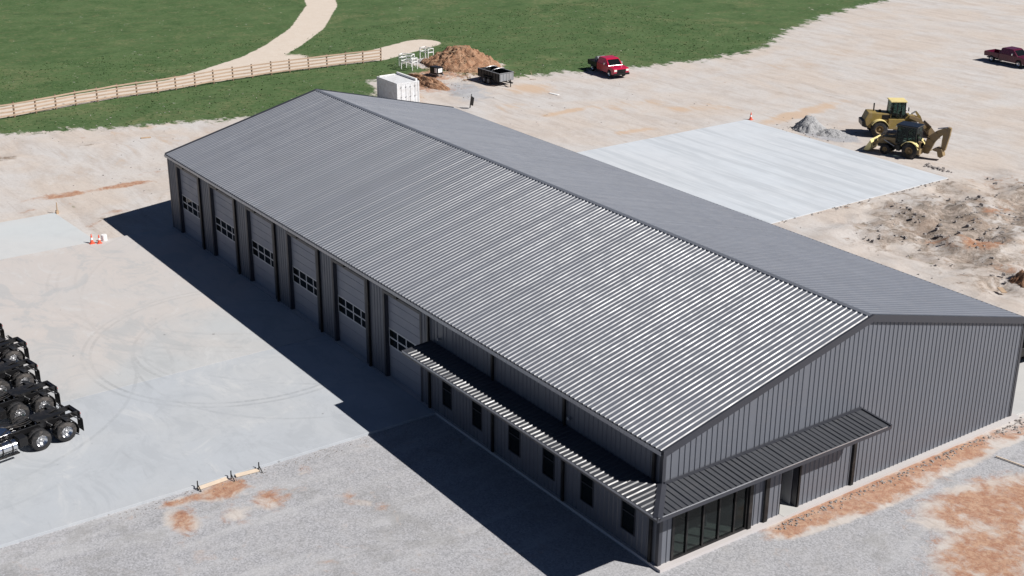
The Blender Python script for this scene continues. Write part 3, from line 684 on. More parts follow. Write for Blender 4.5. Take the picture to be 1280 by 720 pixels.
# ---------------------------------------------------------------- road tractors
def road_tractor():
    T = empty('road_tractor', (0, 0, 0))
    f = MB()
    for s in (-1, 1):
        f.box(-1.05, 7.2, s * .43 - .04, s * .43 + .04, .82, 1.1)
    for x in (-1.0, .0, 1.35, 2.4, 3.4): f.box(x - .06, x + .06, -.39, .39, .86, 1.04)
    f.box(-1.12, -1.04, -.55, .55, .74, 1.06)
    f.build('chassis_frame', 'black_gloss', T, bevel=.01, segs=1)
    for ax in (0, 1.35):
        a = MB(); a.cyl((ax, -.85, .51), (ax, .85, .51), .09, n=12); a.lathe([(-.28, .05), (-.22, .2), (0, .26), (.22, .2), (.28, .05)], (ax, 0, .53), 'y', 14)
        a.box(ax - .45, ax + .45, -.5, -.38, .6, .68); a.box(ax - .45, ax + .45, .38, .5, .6, .68)
        a.cyl((ax - .3, .32, .62), (ax - .3, .32, .85), .12, n=12); a.cyl((ax - .3, -.32, .62), (ax - .3, -.32, .85), .12, n=12)
        a.build('axle', 'black', T)
        for s in (-1, 1):
            tyre(T, (ax, s * 1.09, .53), .53, .27, 'chrome', .56, s, .09)
            tyre(T, (ax, s * .78, .53), .53, .27, 'chrome', .56, s, .05)
    # quarter fenders behind the rear axle, mud flap hangers
    for s in (-1, 1):
        q = MB(); vs = []; r = .62; n = 9
        for i in range(n + 1):
            a = R(205) - R(115) * i / n
            for y in (s * .64, s * 1.25):
                for rr in (r, r + .02): vs.append((math.cos(a) * rr, y, .51 + math.sin(a) * rr))
        fs = []
        for i in range(n):
            o = i * 4; p = o + 4
            fs += [(o + 1, o + 3, p + 3, p + 1), (o, p, p + 2, o + 2), (o, o + 1, p + 1, p), (o + 2, p + 2, p + 3, o + 3)]
        fs += [(0, 2, 3, 1), (n * 4, n * 4 + 1, n * 4 + 3, n * 4 + 2)]
        q.add(vs, fs); q.build('fender', 'plastic', T, smooth=True)
        q = MB(); q.bar((-.84, s * .47, .98), (-.84, s * 1.25, .98), .05, .06); q.box(-.88, -.865, s * .95 - .3, s * .95 + .3, .28, .95); q.build('mud_flap', 'plastic', T)
        q = MB(); q.bar((-.72, s * .47, .9), (-.72, s * 1.2, 1.0), .035); q.bar((.62, s * .47, 1.0), (.62, s * .95, 1.06), .04); q.build('fender_bracket', 'steel', T)
        q = MB(); q.cyl((-1.13, s * .42, .9), (-1.17, s * .42, .9), .06, n=12); q.build('tail_lamp', 'redlens', T)
    # fifth wheel
    q = MB(); pts = [(-.15, -.42), (.55, -.46), (1.15, -.46), (1.25, -.2), (1.25, .2), (1.15, .46), (.55, .46), (-.15, .42), (-.35, .3), (.3, .06), (.3, -.06), (-.35, -.3)]
    q.prismz(pts, 1.2, 1.26); q.box(.3, 1.0, -.5, -.43, 1.1, 1.2); q.box(.3, 1.0, .43, .5, 1.1, 1.2); q.build('fifth_wheel', 'black', T)
    # deck plate, air tanks, hoses
    q = MB(); q.box(2.5, 3.3, -.5, .5, 1.12, 1.15); q.build('deck_plate', 'chrome', T)
    for y in (-.25, .25):
        MB().cyl((2.0, y, .7), (2.9, y, .7), .13, n=14).build('air_tank', 'chrome', T, smooth=True)
    q = MB()
    for k, y in enumerate((-.12, 0, .12)):
        prev = None
        for i in range(13):
            tt = i / 12; p = Vector((3.5 - 2.2 * tt, y + .1 * math.sin(tt * 6 + k), 1.9 - 2.1 * tt + 1.45 * tt * tt + .0))
            if prev is not None: q.cyl(prev, p, .018, n=6, caps=False)
            prev = p
    q.build('air_hose', 'rubber', T)
    # fuel tanks and steps
    for s in (-1, 1):
        q = MB(); q.lathe([(0, .02), (0, .26), (.03, .3), (1.55, .3), (1.58, .26), (1.58, .02)], (2.55, s * .9, .68), 'x', 22); tk = q.build('fuel_tank', 'chrome', T, smooth=True)
        q = MB()
        for x in (2.8, 3.3, 3.8): q.lathe([(0, .31), (0, .325), (.06, .325), (.06, .31)], (x, s * .9, .68), 'x', 22)
        q.build('tank_strap', 'black', tk)
        q = MB(); q.box(2.55, 4.1, s * 1.22 - .08, s * 1.22 + .08, .35, .39); q.build('step', 'black', T)
        q = MB(); q.box(2.02, 2.45, s * .85 - .3, s * .85 + .3, .55, 1.0); q.build('battery_box', 'black', T, bevel=.02)
        q = MB(); q.cyl((4.05, s * 1.05, 1.0), (4.05, s * 1.05, 3.6), .09, n=14); q.build('exhaust_stack', 'chrome', T, smooth=True)
        tyre(T, (7.3, s * 1.03, .51), .51, .28, 'chrome', .56, s, .02)
    q = MB(); q.prism([(4.2, .9), (4.2, 3.3), (4.5, 3.55), (5.4, 3.45), (5.9, 2.75), (6.1, 2.1), (6.1, .9)], -1.05, 1.05); cab = q.build('cab', 'green', T, bevel=.06)
    q = MB(); q.box(5.15, 5.75, -1.07, 1.07, 2.05, 2.7); q.build('side_window', 'darkglass', cab)
    q = MB(); q.bar((5.945, -.8, 2.72), (6.1, -.8, 2.22), .02, .02); q.add([(5.95, -.9, 2.75), (5.95, .9, 2.75), (6.13, .9, 2.18), (6.13, -.9, 2.18)], [(0, 1, 2, 3)]); q.build('windscreen', 'darkglass', cab)
    q = MB(); q.prism([(6.1, 1.0), (6.1, 2.05), (8.0, 1.75), (8.15, 1.5), (8.15, .75), (7.95, .75), (7.3, 1.15), (6.65, .9)], -.8, .8); hd = q.build('hood', 'green', T, bevel=.05)
    q = MB(); q.box(8.14, 8.2, -.55, .55, .85, 1.65); q.build('grille', 'chrome', hd)
    q = MB(); q.box(8.1, 8.35, -1.15, 1.15, .4, .75); q.build('bumper', 'chrome', T, bevel=.03)
    for s in (-1, 1):
        q = MB(); vs = []; 
        for i in range(10):
            a = R(170) - R(150) * i / 9
            for y in (s * .8, s * 1.2): vs.append((7.3 + math.cos(a) * .64, y, .51 + math.sin(a) * .64))
        q.add(vs, [(2 * i, 2 * i + 1, 2 * i + 3, 2 * i + 2) for i in range(9)]); q.build('fender', 'green', T, smooth=True)
        q = MB(); q.lathe([(0, .11), (.04, .1), (.05, .001)], (8.0, s * .98, 1.1), 'x', 14); q.build('headlight', 'lamp', T)
    return T
tg = 'parked road tractors in a row on the concrete lot'
proto = road_tractor()
TH = R(-80)
tl = ['black-framed road tractor rear nearest the camera, its chrome fuel tank showing', 'road tractor rear second from the front of the row, green box beside its wheels',
      'road tractor rear in the middle of the row of five', 'road tractor rear fourth in the row, only one wheel showing', 'road tractor at the far end of the row, only its black fender tip showing']
for i, (x, y) in enumerate([(-26.63, -17.28), (-30.18, -17.33), (-33.62, -17.35), (-37.0, -16.95), (-40.45, -17.35)]):
    o = proto if i == 0 else copy_tree(proto)
    o.location = (x, y, .0); o.rotation_euler = (0, 0, TH + R((0, 0, .8, -.5, .4)[i])); tag(o, tl[i], 'road tractor', tg)

# ---------------------------------------------------------------- wheel loader
def beam_path(mb, pts, w, y, th):            # flat plate arm through (x,z) points with varying depth
    for (a, b) in zip(pts[:-1], pts[1:]):
        (x0, z0, d0), (x1, z1, d1) = a, b; dx, dz = x1 - x0, z1 - z0; l = math.hypot(dx, dz); nx_, nz_ = -dz / l, dx / l
        mb.prism([(x0 - nx_ * d0, z0 - nz_ * d0), (x1 - nx_ * d1, z1 - nz_ * d1), (x1 + nx_ * d1, z1 + nz_ * d1), (x0 + nx_ * d0, z0 + nz_ * d0)], y - w / 2, y + w / 2)
    return mb
def bucket(parent, x0, z0, w, dpt, h, mat, name='bucket'):
    b = MB(); n = 8; prof = []
    for i in range(n + 1):
        a = R(-60) - R(150) * i / n + R(0)
        prof.append((x0 + dpt * .45 + math.cos(a) * dpt * .45, z0 + h * .5 + math.sin(a) * h * .5))
    prof = [(x0 + dpt, z0 + .02)] + [(x0 + dpt * .4, z0)] + [(x0 + dpt * .12, z0 + h * .12), (x0, z0 + h * .38), (x0 + .02, z0 + h * .75), (x0 + dpt * .18, z0 + h)]
    inner = [(px + .04, pz + .03) for px, pz in prof]
    for k in range(len(prof) - 1):
        b.prism([prof[k], prof[k + 1], inner[k + 1], inner[k]], -w / 2, w / 2)
    for s in (-1, 1): b.prism(prof, s * w / 2, s * (w / 2 - .04))
    o = b.build(name, mat, parent)
    t = MB()
    for k in range(7):
        y = -w / 2 + .1 + k * (w - .2) / 6; t.bar((x0 + dpt - .03, y, z0 + .03), (x0 + dpt + .14, y, z0 + .0), .08, .05)
    t.build('bucket_tooth', 'steel', o)
    return o
def cab_frame(parent, x0, x1, y, z0, z1, roofmat, frame='black', over=.12, lean=0.0):
    c = MB(); pw = .08
    for xx, dx in ((x0, lean), (x1, -lean), ((x0 + x1) / 2 - .1, 0)):
        for s in (-1, 1): c.bar((xx, s * y, z0), (xx + dx, s * (y - .04), z1), pw)
    for s in (-1, 1):
        c.bar((x0, s * y, z0), (x1, s * y, z0), pw); c.bar((x0 + lean, s * (y - .04), z1), (x1 - lean, s * (y - .04), z1), pw)
    for xx, zz in ((x0, z0), (x1, z0), (x0 + lean, z1), (x1 - lean, z1)): c.bar((xx, -y, zz), (xx, y, zz), pw)
    cb_ = c.build('cab', frame, parent)
    g_ = MB(); g_.box(x0 + .05, (x0 + x1) / 2 - .15, -y + .02, -y + .035, z0, z1 - .04); g_.box((x0 + x1) / 2 - .05, x1 - .05, -y + .02, -y + .035, z0, z1 - .04)
    g_.box(x0 + .05, (x0 + x1) / 2 - .15, y - .035, y - .02, z0, z1 - .04); g_.box((x0 + x1) / 2 - .05, x1 - .05, y - .035, y - .02, z0, z1 - .04)
    g_.box(x0 - .0, x0 + .015, -y + .05, y - .05, z0, z1 - .04); g_.box(x1 - .015, x1, -y + .05, y - .05, z0, z1 - .04)
    g_.build('cab_window', 'cabglass', cb_)
    s_ = MB(); s_.box(x0 + .25, x0 + .75, -.25, .25, z0 - .1, z0 + .25); s_.box(x0 + .2, x0 + .33, -.25, .25, z0 + .25, z0 + .85); s_.box(x1 - .35, x1 - .2, -.2, .2, z0 - .3, z0 + .45)
    s_.build('seat', 'black', cb_, bevel=.03)
    r_ = MB(); r_.box(x0 + lean - over, x1 - lean + over, -y - .06, y + .06, z1 + .03, z1 + .15); r_.build('cab_roof', roofmat, cb_, bevel=.04)
    return cb_
def wheel_loader():
    T = empty('wheel_loader', (0, 0, 0))
    for x in (-1.5, 1.5):
        for s in (-1, 1): tyre(T, (x, s * .98, .76), .76, .55, 'brownyellow', .5, s, .12)
        MB().cyl((x, -.75, .76), (x, .75, .76), .16).build('axle', 'black', T)
    h = MB(); h.prism([(-2.75, 1.05), (-2.85, 1.55), (-2.55, 2.25), (-.45, 2.15), (-.45, 1.1), (-.75, .75), (-2.3, .75)], -.72, .72); hood = h.build('engine_hood', 'yellow', T, bevel=.06)
    h = MB(); 
    for k in range(6): h.box(-1.25 + k * .11, -1.19 + k * .11, -.735, -.722, 1.7, 2.0)
    h.box(-1.3, -.55, -.73, -.721, 1.6, 2.05); h.build('grille', 'black', hood)
    h = MB(); h.prism([(-3.05, .95), (-3.1, 1.45), (-2.8, 1.5), (-2.6, .8)], -.8, .8); h.build('counterweight', 'black', T, bevel=.05)
    MB().cyl((-1.9, .2, 2.2), (-1.9, .2, 2.95), .06, .07).build('exhaust_pipe', 'black', hood)
    MB().cyl((-1.4, -.1, 2.2), (-1.4, -.1, 2.4), .12).build('air_cleaner', 'black', hood)
    for s in (-1, 1):
        q = MB(); vs = []; n = 10
        for i in range(n + 1):
            a = R(150) - R(125) * i / n
            for y in (s * .68, s * 1.3):
                for r in (.86, .9): vs.append((-1.5 + math.cos(a) * r, y, .76 + math.sin(a) * r))
        fs = []
        for i in range(n):
            o = i * 4; p = o + 4; fs += [(o + 1, o + 3, p + 3, p + 1), (o, p, p + 2, o + 2), (o, o + 1, p + 1, p), (o + 2, p + 2, p + 3, o + 3)]
        fs += [(0, 2, 3, 1), (n * 4, n * 4 + 1, n * 4 + 3, n * 4 + 2)]
        q.add(vs, fs); q.build('fender', 'cream' if s < 0 else 'yellow', T, smooth=True)  # near-side fender gets cream: its highlight is put into the colour
        q = MB(); q.prism([(-.65, .75), (-.7, 1.7), (.75, 1.7), (.75, 1.2), (.35, .7)], s * .72, s * .98); q.build('side_panel', 'yellow', T, bevel=.04)
        q = MB(); q.box(-.2, .3, s * 1.0 - .06, s * 1.0 + .06, .4, .45); q.box(-.2, .3, s * 1.0 - .06, s * 1.0 + .06, .7, .74); q.build('step', 'black', T)
    h = MB(); h.box(-.6, .8, -.7, .7, 1.1, 1.72); h.build('cab_base', 'yellow', T, bevel=.04)
    cb_ = cab_frame(T, -.55, .85, .72, 1.75, 3.2, 'cream', 'black', .14, .08)
    for s in (-1, 1): MB().box(1.0, 1.04, s * 1.0 - .12, s * 1.0 + .12, 2.5, 2.85).build('mirror', 'black', cb_)
    h = MB(); h.prism([(.7, .6), (.75, 1.5), (1.2, 2.0), (1.75, 1.95), (2.1, 1.2), (2.0, .6)], -.42, .42); h.build('front_frame', 'yellow', T, bevel=.04)
    h = MB()
    for s in (-1, 1): beam_path(h, [(1.3, 1.85, .12), (2.3, 1.5, .18), (3.15, .5, .1)], .1, s * .5, 0)
    h.box(2.2, 2.4, -.46, .46, 1.35, 1.55); h.build('lift_arm', 'brownyellow', T)
    h = MB(); beam_path(h, [(1.95, 2.25, .08), (2.35, 1.75, .12), (2.75, 1.0, .08)], .14, 0, 0); h.build('bellcrank', 'yellow', T)
    h = MB(); h.cyl((1.2, 0, 1.75), (1.95, 0, 2.25), .07); h.cyl((1.2, .35, .9), (2.2, .4, 1.4), .06); h.cyl((1.2, -.35, .9), (2.2, -.4, 1.4), .06); h.build('hydraulic_cylinder', 'steel', T)
    bucket(T, 3.0, -.02, 2.5, 1.15, 1.1, 'brownyellow')
    for s in (-1, 1):
        MB().cyl((1.15, s * .75, 2.2), (1.3, s * .75, 2.2), .1).build('headlight', 'lamp', T)
    return T
wl = wheel_loader(); wl.location = (-41.94, 65.72, -.13); wl.rotation_euler = (0, 0, R(53))
tag(wl, 'yellow wheel loader with a tall glazed cab, standing behind the backhoe', 'wheel loader')

def backhoe():
    T = empty('backhoe_loader', (0, 0, 0))
    for s in (-1, 1):
        tyre(T, (-1.05, s * .85, .7), .7, .45, 'brownyellow', .5, s, .12)
        tyre(T, (1.2, s * .8, .46), .46, .32, 'brownyellow', .5, s, .06)
    MB().cyl((-1.05, -.7, .7), (-1.05, .7, .7), .15).build('axle', 'black', T); MB().cyl((1.2, -.7, .46), (1.2, .7, .46), .1).build('axle', 'black', T)
    h = MB(); h.box(-1.7, 2.1, -.4, .4, .5, .95); h.build('chassis', 'black', T, bevel=.03)
    h = MB(); h.prism([(.3, .9), (.3, 1.65), (1.9, 1.45), (2.1, 1.3), (2.1, .8)], -.42, .42); h.build('engine_hood', 'brownyellow', T, bevel=.05)
    h = MB(); h.box(2.1, 2.14, -.34, .34, .85, 1.3); h.build('grille', 'black', T)
    for s in (-1, 1):
        q = MB(); vs = []; n = 9
        for i in range(n + 1):
            a = R(165) - R(140) * i / n
            for y in (s * .6, s * 1.1):
                for r in (.79, .83): vs.append((-1.05 + math.cos(a) * r, y, .72 + math.sin(a) * r))
        fs = []
        for i in range(n):
            o = i * 4; p = o + 4; fs += [(o + 1, o + 3, p + 3, p + 1), (o, p, p + 2, o + 2), (o, o + 1, p + 1, p), (o + 2, p + 2, p + 3, o + 3)]
        fs += [(0, 2, 3, 1), (n * 4, n * 4 + 1, n * 4 + 3, n * 4 + 2)]
        q.add(vs, fs); q.build('fender', 'cream', T, smooth=True)
        q = MB(); q.prism([(.2, .5), (.2, 1.0), (-.1, 1.0), (-.1, .5)], s * .5, s * .85); q.build('step', 'black', T)
    cab_frame(T, -1.45, .35, .72, 1.15, 2.7, 'black_gloss', 'black', .15, .06)
    h = MB()
    for s in (-1, 1): beam_path(h, [(.25, 1.45, .1), (1.5, 1.35, .13), (2.45, .55, .09)], .1, s * .58, 0)
    h.box(1.4, 1.55, -.54, .54, 1.2, 1.35); h.build('lift_arm', 'brownyellow', T)
    h = MB(); h.cyl((.5, .58, .8), (1.5, .58, 1.25), .06); h.cyl((.5, -.58, .8), (1.5, -.58, 1.25), .06); h.cyl((1.5, .3, 1.5), (2.5, .3, 1.0), .05); h.build('hydraulic_cylinder', 'steel', T)
    bk = bucket(T, 2.4, .12, 2.25, .72, 1.0, 'cream')
    # digging arm, folded up behind
    h = MB(); h.box(-1.95, -1.7, -.95, .95, .45, .95); h.build('rear_frame', 'brownyellow', T, bevel=.02)
    sy = -.35
    h = MB(); h.box(-2.35, -1.95, sy - .2, sy + .2, .4, 1.1); h.build('swing_post', 'brownyellow', T, bevel=.03)
    h = MB(); beam_path(h, [(-2.15, .7, .3), (-2.45, 1.7, .38), (-3.0, 2.3, .3), (-3.75, 2.75, .2)], .34, sy, 0); h.build('boom', 'brownyellow', T)
    h = MB(); beam_path(h, [(-3.95, 3.0, .14), (-3.75, 2.4, .3), (-3.6, .95, .18)], .3, sy, 0); h.build('dipper_arm', 'brownyellow', T)
    h = MB(); h.prism([(-3.75, .45), (-3.55, 1.05), (-3.1, 1.15), (-2.75, .95), (-2.8, .8), (-3.15, .75), (-3.25, .35), (-3.5, .25)], sy - .3, sy + .3); d_ = h.build('digging_bucket', 'brownyellow', T, bevel=.03)
    t = MB()
    for k in range(5):
        y = sy - .26 + k * .13; t.bar((-2.8, y, .88), (-2.62, y, .8), .06, .05)
    t.build('bucket_tooth', 'cream', d_)
    h = MB(); h.cyl((-2.3, sy, 1.15), (-2.75, sy, 2.0), .07); h.cyl((-2.9, sy, 2.75), (-3.9, sy, 3.0), .06); h.cyl((-3.45, sy, 2.2), (-3.35, sy, 1.15), .05); h.build('hydraulic_cylinder', 'chrome', T)
    for s in (-1, 1):
        h = MB(); h.bar((-1.85, s * .8, .9), (-2.0, s * 1.1, 1.7), .16, .14); h.box(-2.15, -1.85, s * 1.1 - .18, s * 1.1 + .18, 1.65, 1.72); h.build('stabiliser_leg', 'brownyellow', T)
    for s in (-1, 1):
        MB().cyl((.45, s * .5, 2.6), (.53, s * .5, 2.6), .08).build('headlight', 'lamp', T)
    return T
bh = backhoe(); bh.location = (-36.97, 60.97, -.13); bh.rotation_euler = (0, 0, R(-163))
tag(bh, 'backhoe with dark cab, cream front bucket and folded brown digging arm', 'backhoe')

# ---------------------------------------------------------------- pickups
def pickup(body, bedmat, name='pickup_truck'):
    T = empty(name, (0, 0, 0))
    b = MB(); hw = .98
    def ywid(x, z): return 1.0 if z < 1.2 else 1.0 - (z - 1.2) * .16
    b.prism([(-.85, .42), (-.85, 1.15), (-.82, 1.2), (1.2, 1.22), (2.7, 1.12), (2.9, 1.0), (2.93, .5), (2.75, .4), (2.35, .42), (2.3, .7), (2.1, .86), (1.75, .86), (1.55, .7), (1.5, .42)], -hw, hw)
    body_ = b.build('body', body, T, bevel=.04)
    b = MB(); b.prism([(-.82, 1.18), (-.72, 1.78), (-.55, 1.88), (.75, 1.88), (1.0, 1.78), (1.65, 1.19)], -hw + .04, hw - .04, lambda x, z: 1 if z < 1.3 else .86); cabn = b.build('cab', body, T, bevel=.05)
    for s in (-1, 1):
        q = MB()
        def pt(x, z): return (x, s * (lerp(hw - .04, (hw - .04) * .86, (z - 1.18) / .12 if z < 1.3 else 1) + .012), z)
        for (xa, xb, xc, xd) in ((-.62, -.0, -.0, -.55), (.08, 1.2, .85, .08)):
            q.add([(xa, s * .845, 1.32), (xb, s * .845, 1.32), (xc, s * .825, 1.74), (xd, s * .825, 1.74)], [(0, 1, 2, 3)])
        q.build('side_window', 'darkglass', cabn)
        MB().box(1.0, 1.12, s * 1.08 - .12, s * 1.08 + .12, 1.25, 1.48).build('mirror', 'chrome', cabn, bevel=.03)
        MB().box(2.86, 2.95, s * .75 - .17, s * .75 + .17, .78, 1.0).build('headlight', 'lamp', T, bevel=.02)
    q = MB(); q.add([(1.03, -.72, 1.775), (1.03, .72, 1.775), (1.62, .76, 1.245), (1.62, -.76, 1.245)], [(0, 1, 2, 3)]); q.build('windscreen', 'darkglass', cabn)
    q = MB(); q.box(2.9, 2.96, -.52, .52, .62, 1.0)
    for k in range(5): q.box(2.955, 2.98, -.52, .52, .64 + k * .075, .67 + k * .075)
    q.build('grille', 'black', T)
    q = MB(); q.box(2.88, 3.08, -.98, .98, .4, .62); q.build('bumper', 'black', T, bevel=.04)
    q = MB(); q.box(-2.9, -.9, -.98, .98, .62, .72); q.box(-2.9, -.9, -.98, -.9, .72, 1.15); q.box(-2.9, -.9, .9, .98, .72, 1.15); q.box(-2.94, -2.88, -.97, .97, .6, 1.15); q.box(-.95, -.88, -.9, .9, .72, 1.5)
    bd = q.build('cargo_bed', bedmat, T, bevel=.015, segs=1)
    for s in (-1, 1): MB().box(-2.97, -2.93, s * .88 - .08, s * .88 + .08, .8, 1.1).build('tail_lamp', 'redlens', bd)
    for x in (-1.85, 1.93):
        for s in (-1, 1): tyre(T, (x, s * .86, .4), .4, .27, 'chrome', .6, s, .04, 20)
    q = MB(); q.box(-2.8, 2.7, -.6, .6, .34, .46); q.build('chassis', 'black', T)
    return T
pk = pickup('red', 'black'); pk.location = (-77.55, 60.35, -.1); pk.rotation_euler = (0, 0, R(-9)); tag(pk, 'red pickup truck with black bed at the edge of the grass', 'pickup', 'parked pickups')
q = MB(); q.lathe([(-.55, .02), (-.55, .4), (-.5, .45), (.5, .45), (.55, .4), (.55, .02)], (0, 0, .47), 'x', 20); q.box(-.4, .4, -.35, .35, 0, .08)
tk = q.build('fuel_tank', 'grey', smooth=True); tk.location = (-79.2, 60.6, .63); tk.rotation_euler = (0, 0, R(81)); tag(tk, 'grey cylindrical tank carried in the bed of the red pickup', 'tank')
pk2 = pickup('maroon', 'maroon'); pk2.location = (-55.3, 102.55, -.1); pk2.rotation_euler = (0, 0, R(-3)); tag(pk2, 'dark maroon pickup truck parked alone at the far right, beyond the yellow machines', 'pickup', 'parked pickups')
pk3 = pickup('black_gloss', 'black'); pk3.location = (-4.3, 31.6, -.02); pk3.rotation_euler = (0, 0, R(84)); tag(pk3, 'black pickup truck mostly hidden behind the near end of the workshop', 'pickup', 'parked pickups')

# ---------------------------------------------------------------- dump trailer
T = empty('dump_trailer', (-80.9, 47.35, -.12), R(2), 'black dump trailer with grey end gate beside the brown earth heap', 'trailer')
b = MB(); b.box(-1.95, 1.95, -.95, .95, .5, .58)
for s in (-1, 1):
    b.box(-1.95, 1.95, s * .95 - .03, s * .95 + .03, .58, 1.35)
    for k in range(8): b.box(-1.9 + k * .53, -1.83 + k * .53, s * 1.0 - .025, s * 1.0 + .025, .5, 1.33)
b.box(-1.98, -1.92, -.92, .92, .58, 1.35); b.build('trailer_body', 'black', T)
b = MB(); b.box(1.93, 1.99, -.92, .92, .52, 1.3)
for k in range(5): b.box(1.99, 2.02, -.85 + k * .4, -.79 + k * .4, .55, 1.28)
b.build('end_gate', 'grey', T)
b = MB()
for s in (-1, 1): b.bar((-1.98, s * .96, 1.38), (1.98, s * .96, 1.38), .07, .06)
b.bar((1.98, -.96, 1.38), (1.98, .96, 1.38), .07, .06); b.build('top_rail', 'grey', T)
b = MB()
for x in (-1.0, .4):
    pr = None
    for i in range(9):
        a = math.pi * i / 8; p = Vector((x + .3 * math.sin(a), -.93 * math.cos(a), 1.4 + .28 * math.sin(a)))
        if pr is not None: b.cyl(pr, p, .035, n=6)
        pr = p
b.build('tarp_bow', 'steel', T)
b = MB(); b.bar((2.0, -.3, .5), (3.0, 0, .45), .1); b.bar((2.0, .3, .5), (3.0, 0, .45), .1); b.cyl((2.7, 0, .0), (2.7, 0, .8), .05); b.cyl((2.95, 0, .5), (3.1, 0, .5), .06); b.build('tow_bar', 'black', T)
for x in (-.5, .3):
    for s in (-1, 1): tyre(T, (x, s * 1.12, .36), .36, .2, 'grey', .55, s, .03, 18)
b = MB()
for s in (-1, 1): b.box(-.95, .75, s * 1.12 - .13, s * 1.12 + .13, .78, .82)
b.build('fender', 'black', T)

# small dark skid on the gravel
T = empty('portable_generator', (-87.0, 43.6, .1), R(10), 'small black portable generator with white end on the gravel by the earth heap', 'generator')
b = MB(); b.box(-.6, .6, -.45, .45, .12, .9); b.build('housing', 'black', T, bevel=.05)
b = MB(); b.box(.602, .62, -.3, .3, .3, .75); b.box(.2, .55, -.47, -.451, .3, .8); b.build('panel', 'white', T)
b = MB(); b.box(-.8, .8, -.4, -.3, 0, .12); b.box(-.8, .8, .3, .4, 0, .12); b.build('skid', 'grey', T)

# ---------------------------------------------------------------- white container
T = empty('storage_container', (-78.05, 33.4, -.13), 0, 'white steel storage container behind the far end of the workshop roof', 'container')
cx, cy, ch = 1.95, 1.22, 2.68
b = MB(); n = 26
for s in (-1, 1):
    vs = []; 
    for i in range(n * 2 + 1):
        x = -cx + .06 + (2 * cx - .12) * i / (2 * n); d = 0.0 if (i // 2) % 2 else -.012
        vs += [(x, s * (cy + d), .15), (x, s * (cy + d), ch - .1)]
    b.add(vs, [(2 * i, 2 * i + 2, 2 * i + 3, 2 * i + 1) for i in range(2 * n)])
b.box(-cx, -cx + .03, -cy + .05, cy - .05, .15, ch - .1)
b.build('side_wall', 'container', T)
b = MB(); b.box(-cx + .05, cx - .05, -cy + .05, cy - .05, ch - .06, ch - .02); b.build('container_roof', 'container', T)
b = MB()
for s in (-1, 1):
    for x in (-cx, cx): b.box(x - .07, x + .07, s * cy - .07, s * cy + .07, 0, ch)
    b.box(-cx + .07, cx - .07, s * cy - .05, s * cy + .05, ch - .12, ch - .001); b.box(-cx + .07, cx - .07, s * cy - .05, s * cy + .05, .0, .15)
for x in (-cx, cx): b.box(x - .05, x + .05, -cy + .07, cy - .07, ch - .12, ch - .001); b.box(x - .05, x + .05, -cy + .07, cy - .07, 0, .15)
b.build('corner_frame', 'container', T)
for s in (-1, 1):
    b = MB(); b.box(cx - .01, cx + .03, min(0.01 * s, s * (cy - .08)), max(0.01 * s, s * (cy - .08)), .16, ch - .13); d_ = b.build('container_door', 'container', T)
    b = MB()
    for yy in (.25, .8): b.cyl((cx + .045, s * yy, .2), (cx + .045, s * yy, ch - .2), .014, n=8)
    for yy in (.25, .8):
        for z in (.5, 1.2, 2.2): b.box(cx + .03, cx + .09, s * yy - .06, s * yy + .06, z, z + .07)
    b.build('lock_rod', 'steel', d_)
b = MB(); b.box(-1.9, 1.9, -.1, .1, 0, .2); o = b.build('timber_beam', 'white', bevel=.01); o.location = (-78.15, 34.5, -.13 + ch + .0); tag(o, 'long white beam lying along the back edge of the white container roof', 'beam')
b = MB(); b.box(-.05, .05, -.9, .9, 0, .09); o = b.build('timber_beam', 'white', bevel=.01); o.location = (-79.85, 33.2, -.13 + ch); tag(o, 'short white beam lying across the far left end of the white container roof', 'beam')

# ---------------------------------------------------------------- white pipe frames
def pipe_frame(w_, d, h):
    b = MB()
    for x in (-w_ / 2, w_ / 2):
        for y in (-d / 2, d / 2): b.cyl((x, y, 0), (x, y, h), .05, n=8)
    for z in (h, h * .72):
        for y in (-d / 2, d / 2): b.cyl((-w_ / 2, y, z), (w_ / 2, y, z), .045, n=8)
        for x in (-w_ / 2, w_ / 2): b.cyl((x, -d / 2, z), (x, d / 2, z), .045, n=8)
    return b
for (x, y, rz, lab, w_, d, h) in ((-91.5, 42.8, 20, 'white pipe frame stand nearest the container, on the grass', 1.6, .9, 1.3), (-93.2, 43.5, 35, 'white pipe frame stand between the container and the fence end', 1.5, .9, 1.3), (-93.4, 46.3, 10, 'tall white pipe frame stand on the left flank of the earth heap', 1.4, .8, 1.5)):
    o = pipe_frame(w_, d, h).build('pipe_stand', 'white', smooth=True); o.location = (x, y, gz(x, y)); o.rotation_euler = (0, 0, R(rz)); tag(o, lab, 'stand', 'white pipe frame stands')

# ---------------------------------------------------------------- fence
fp = [(-94.3, -6.8), (-94.35, -4.6), (-94.4, -2.35), (-94.51, -.13), (-94.95, 2.08), (-95.48, 4.21), (-96.03, 6.39), (-96.2, 8.64), (-96.6, 10.86), (-96.65, 12.94), (-96.6, 15.19), (-96.85, 17.27), (-97.11, 19.54), (-97.45, 21.78), (-97.7, 24.14), (-97.75, 26.45),
      (-97.95, 28.83), (-97.97, 31.08), (-97.91, 33.44), (-97.89, 35.76), (-97.88, 38.12), (-97.6, 40.23), (-97.56, 42.58)]
F = empty('board_fence', (-96, 18, 0), 0, 'long weathered four-board wooden fence between the meadow and the yard', 'fence')
Fo = Vector((-96, 18, 0))
FB = .0 - .12
for (x, y) in fp:
    x -= Fo.x; y -= Fo.y; j = random.uniform(-.03, .03)
    b = MB(); b.cyl((x, y, FB), (x + j, y + j, FB + 1.5), .1, .09, 8); b.build('post', 'fencepost', F)
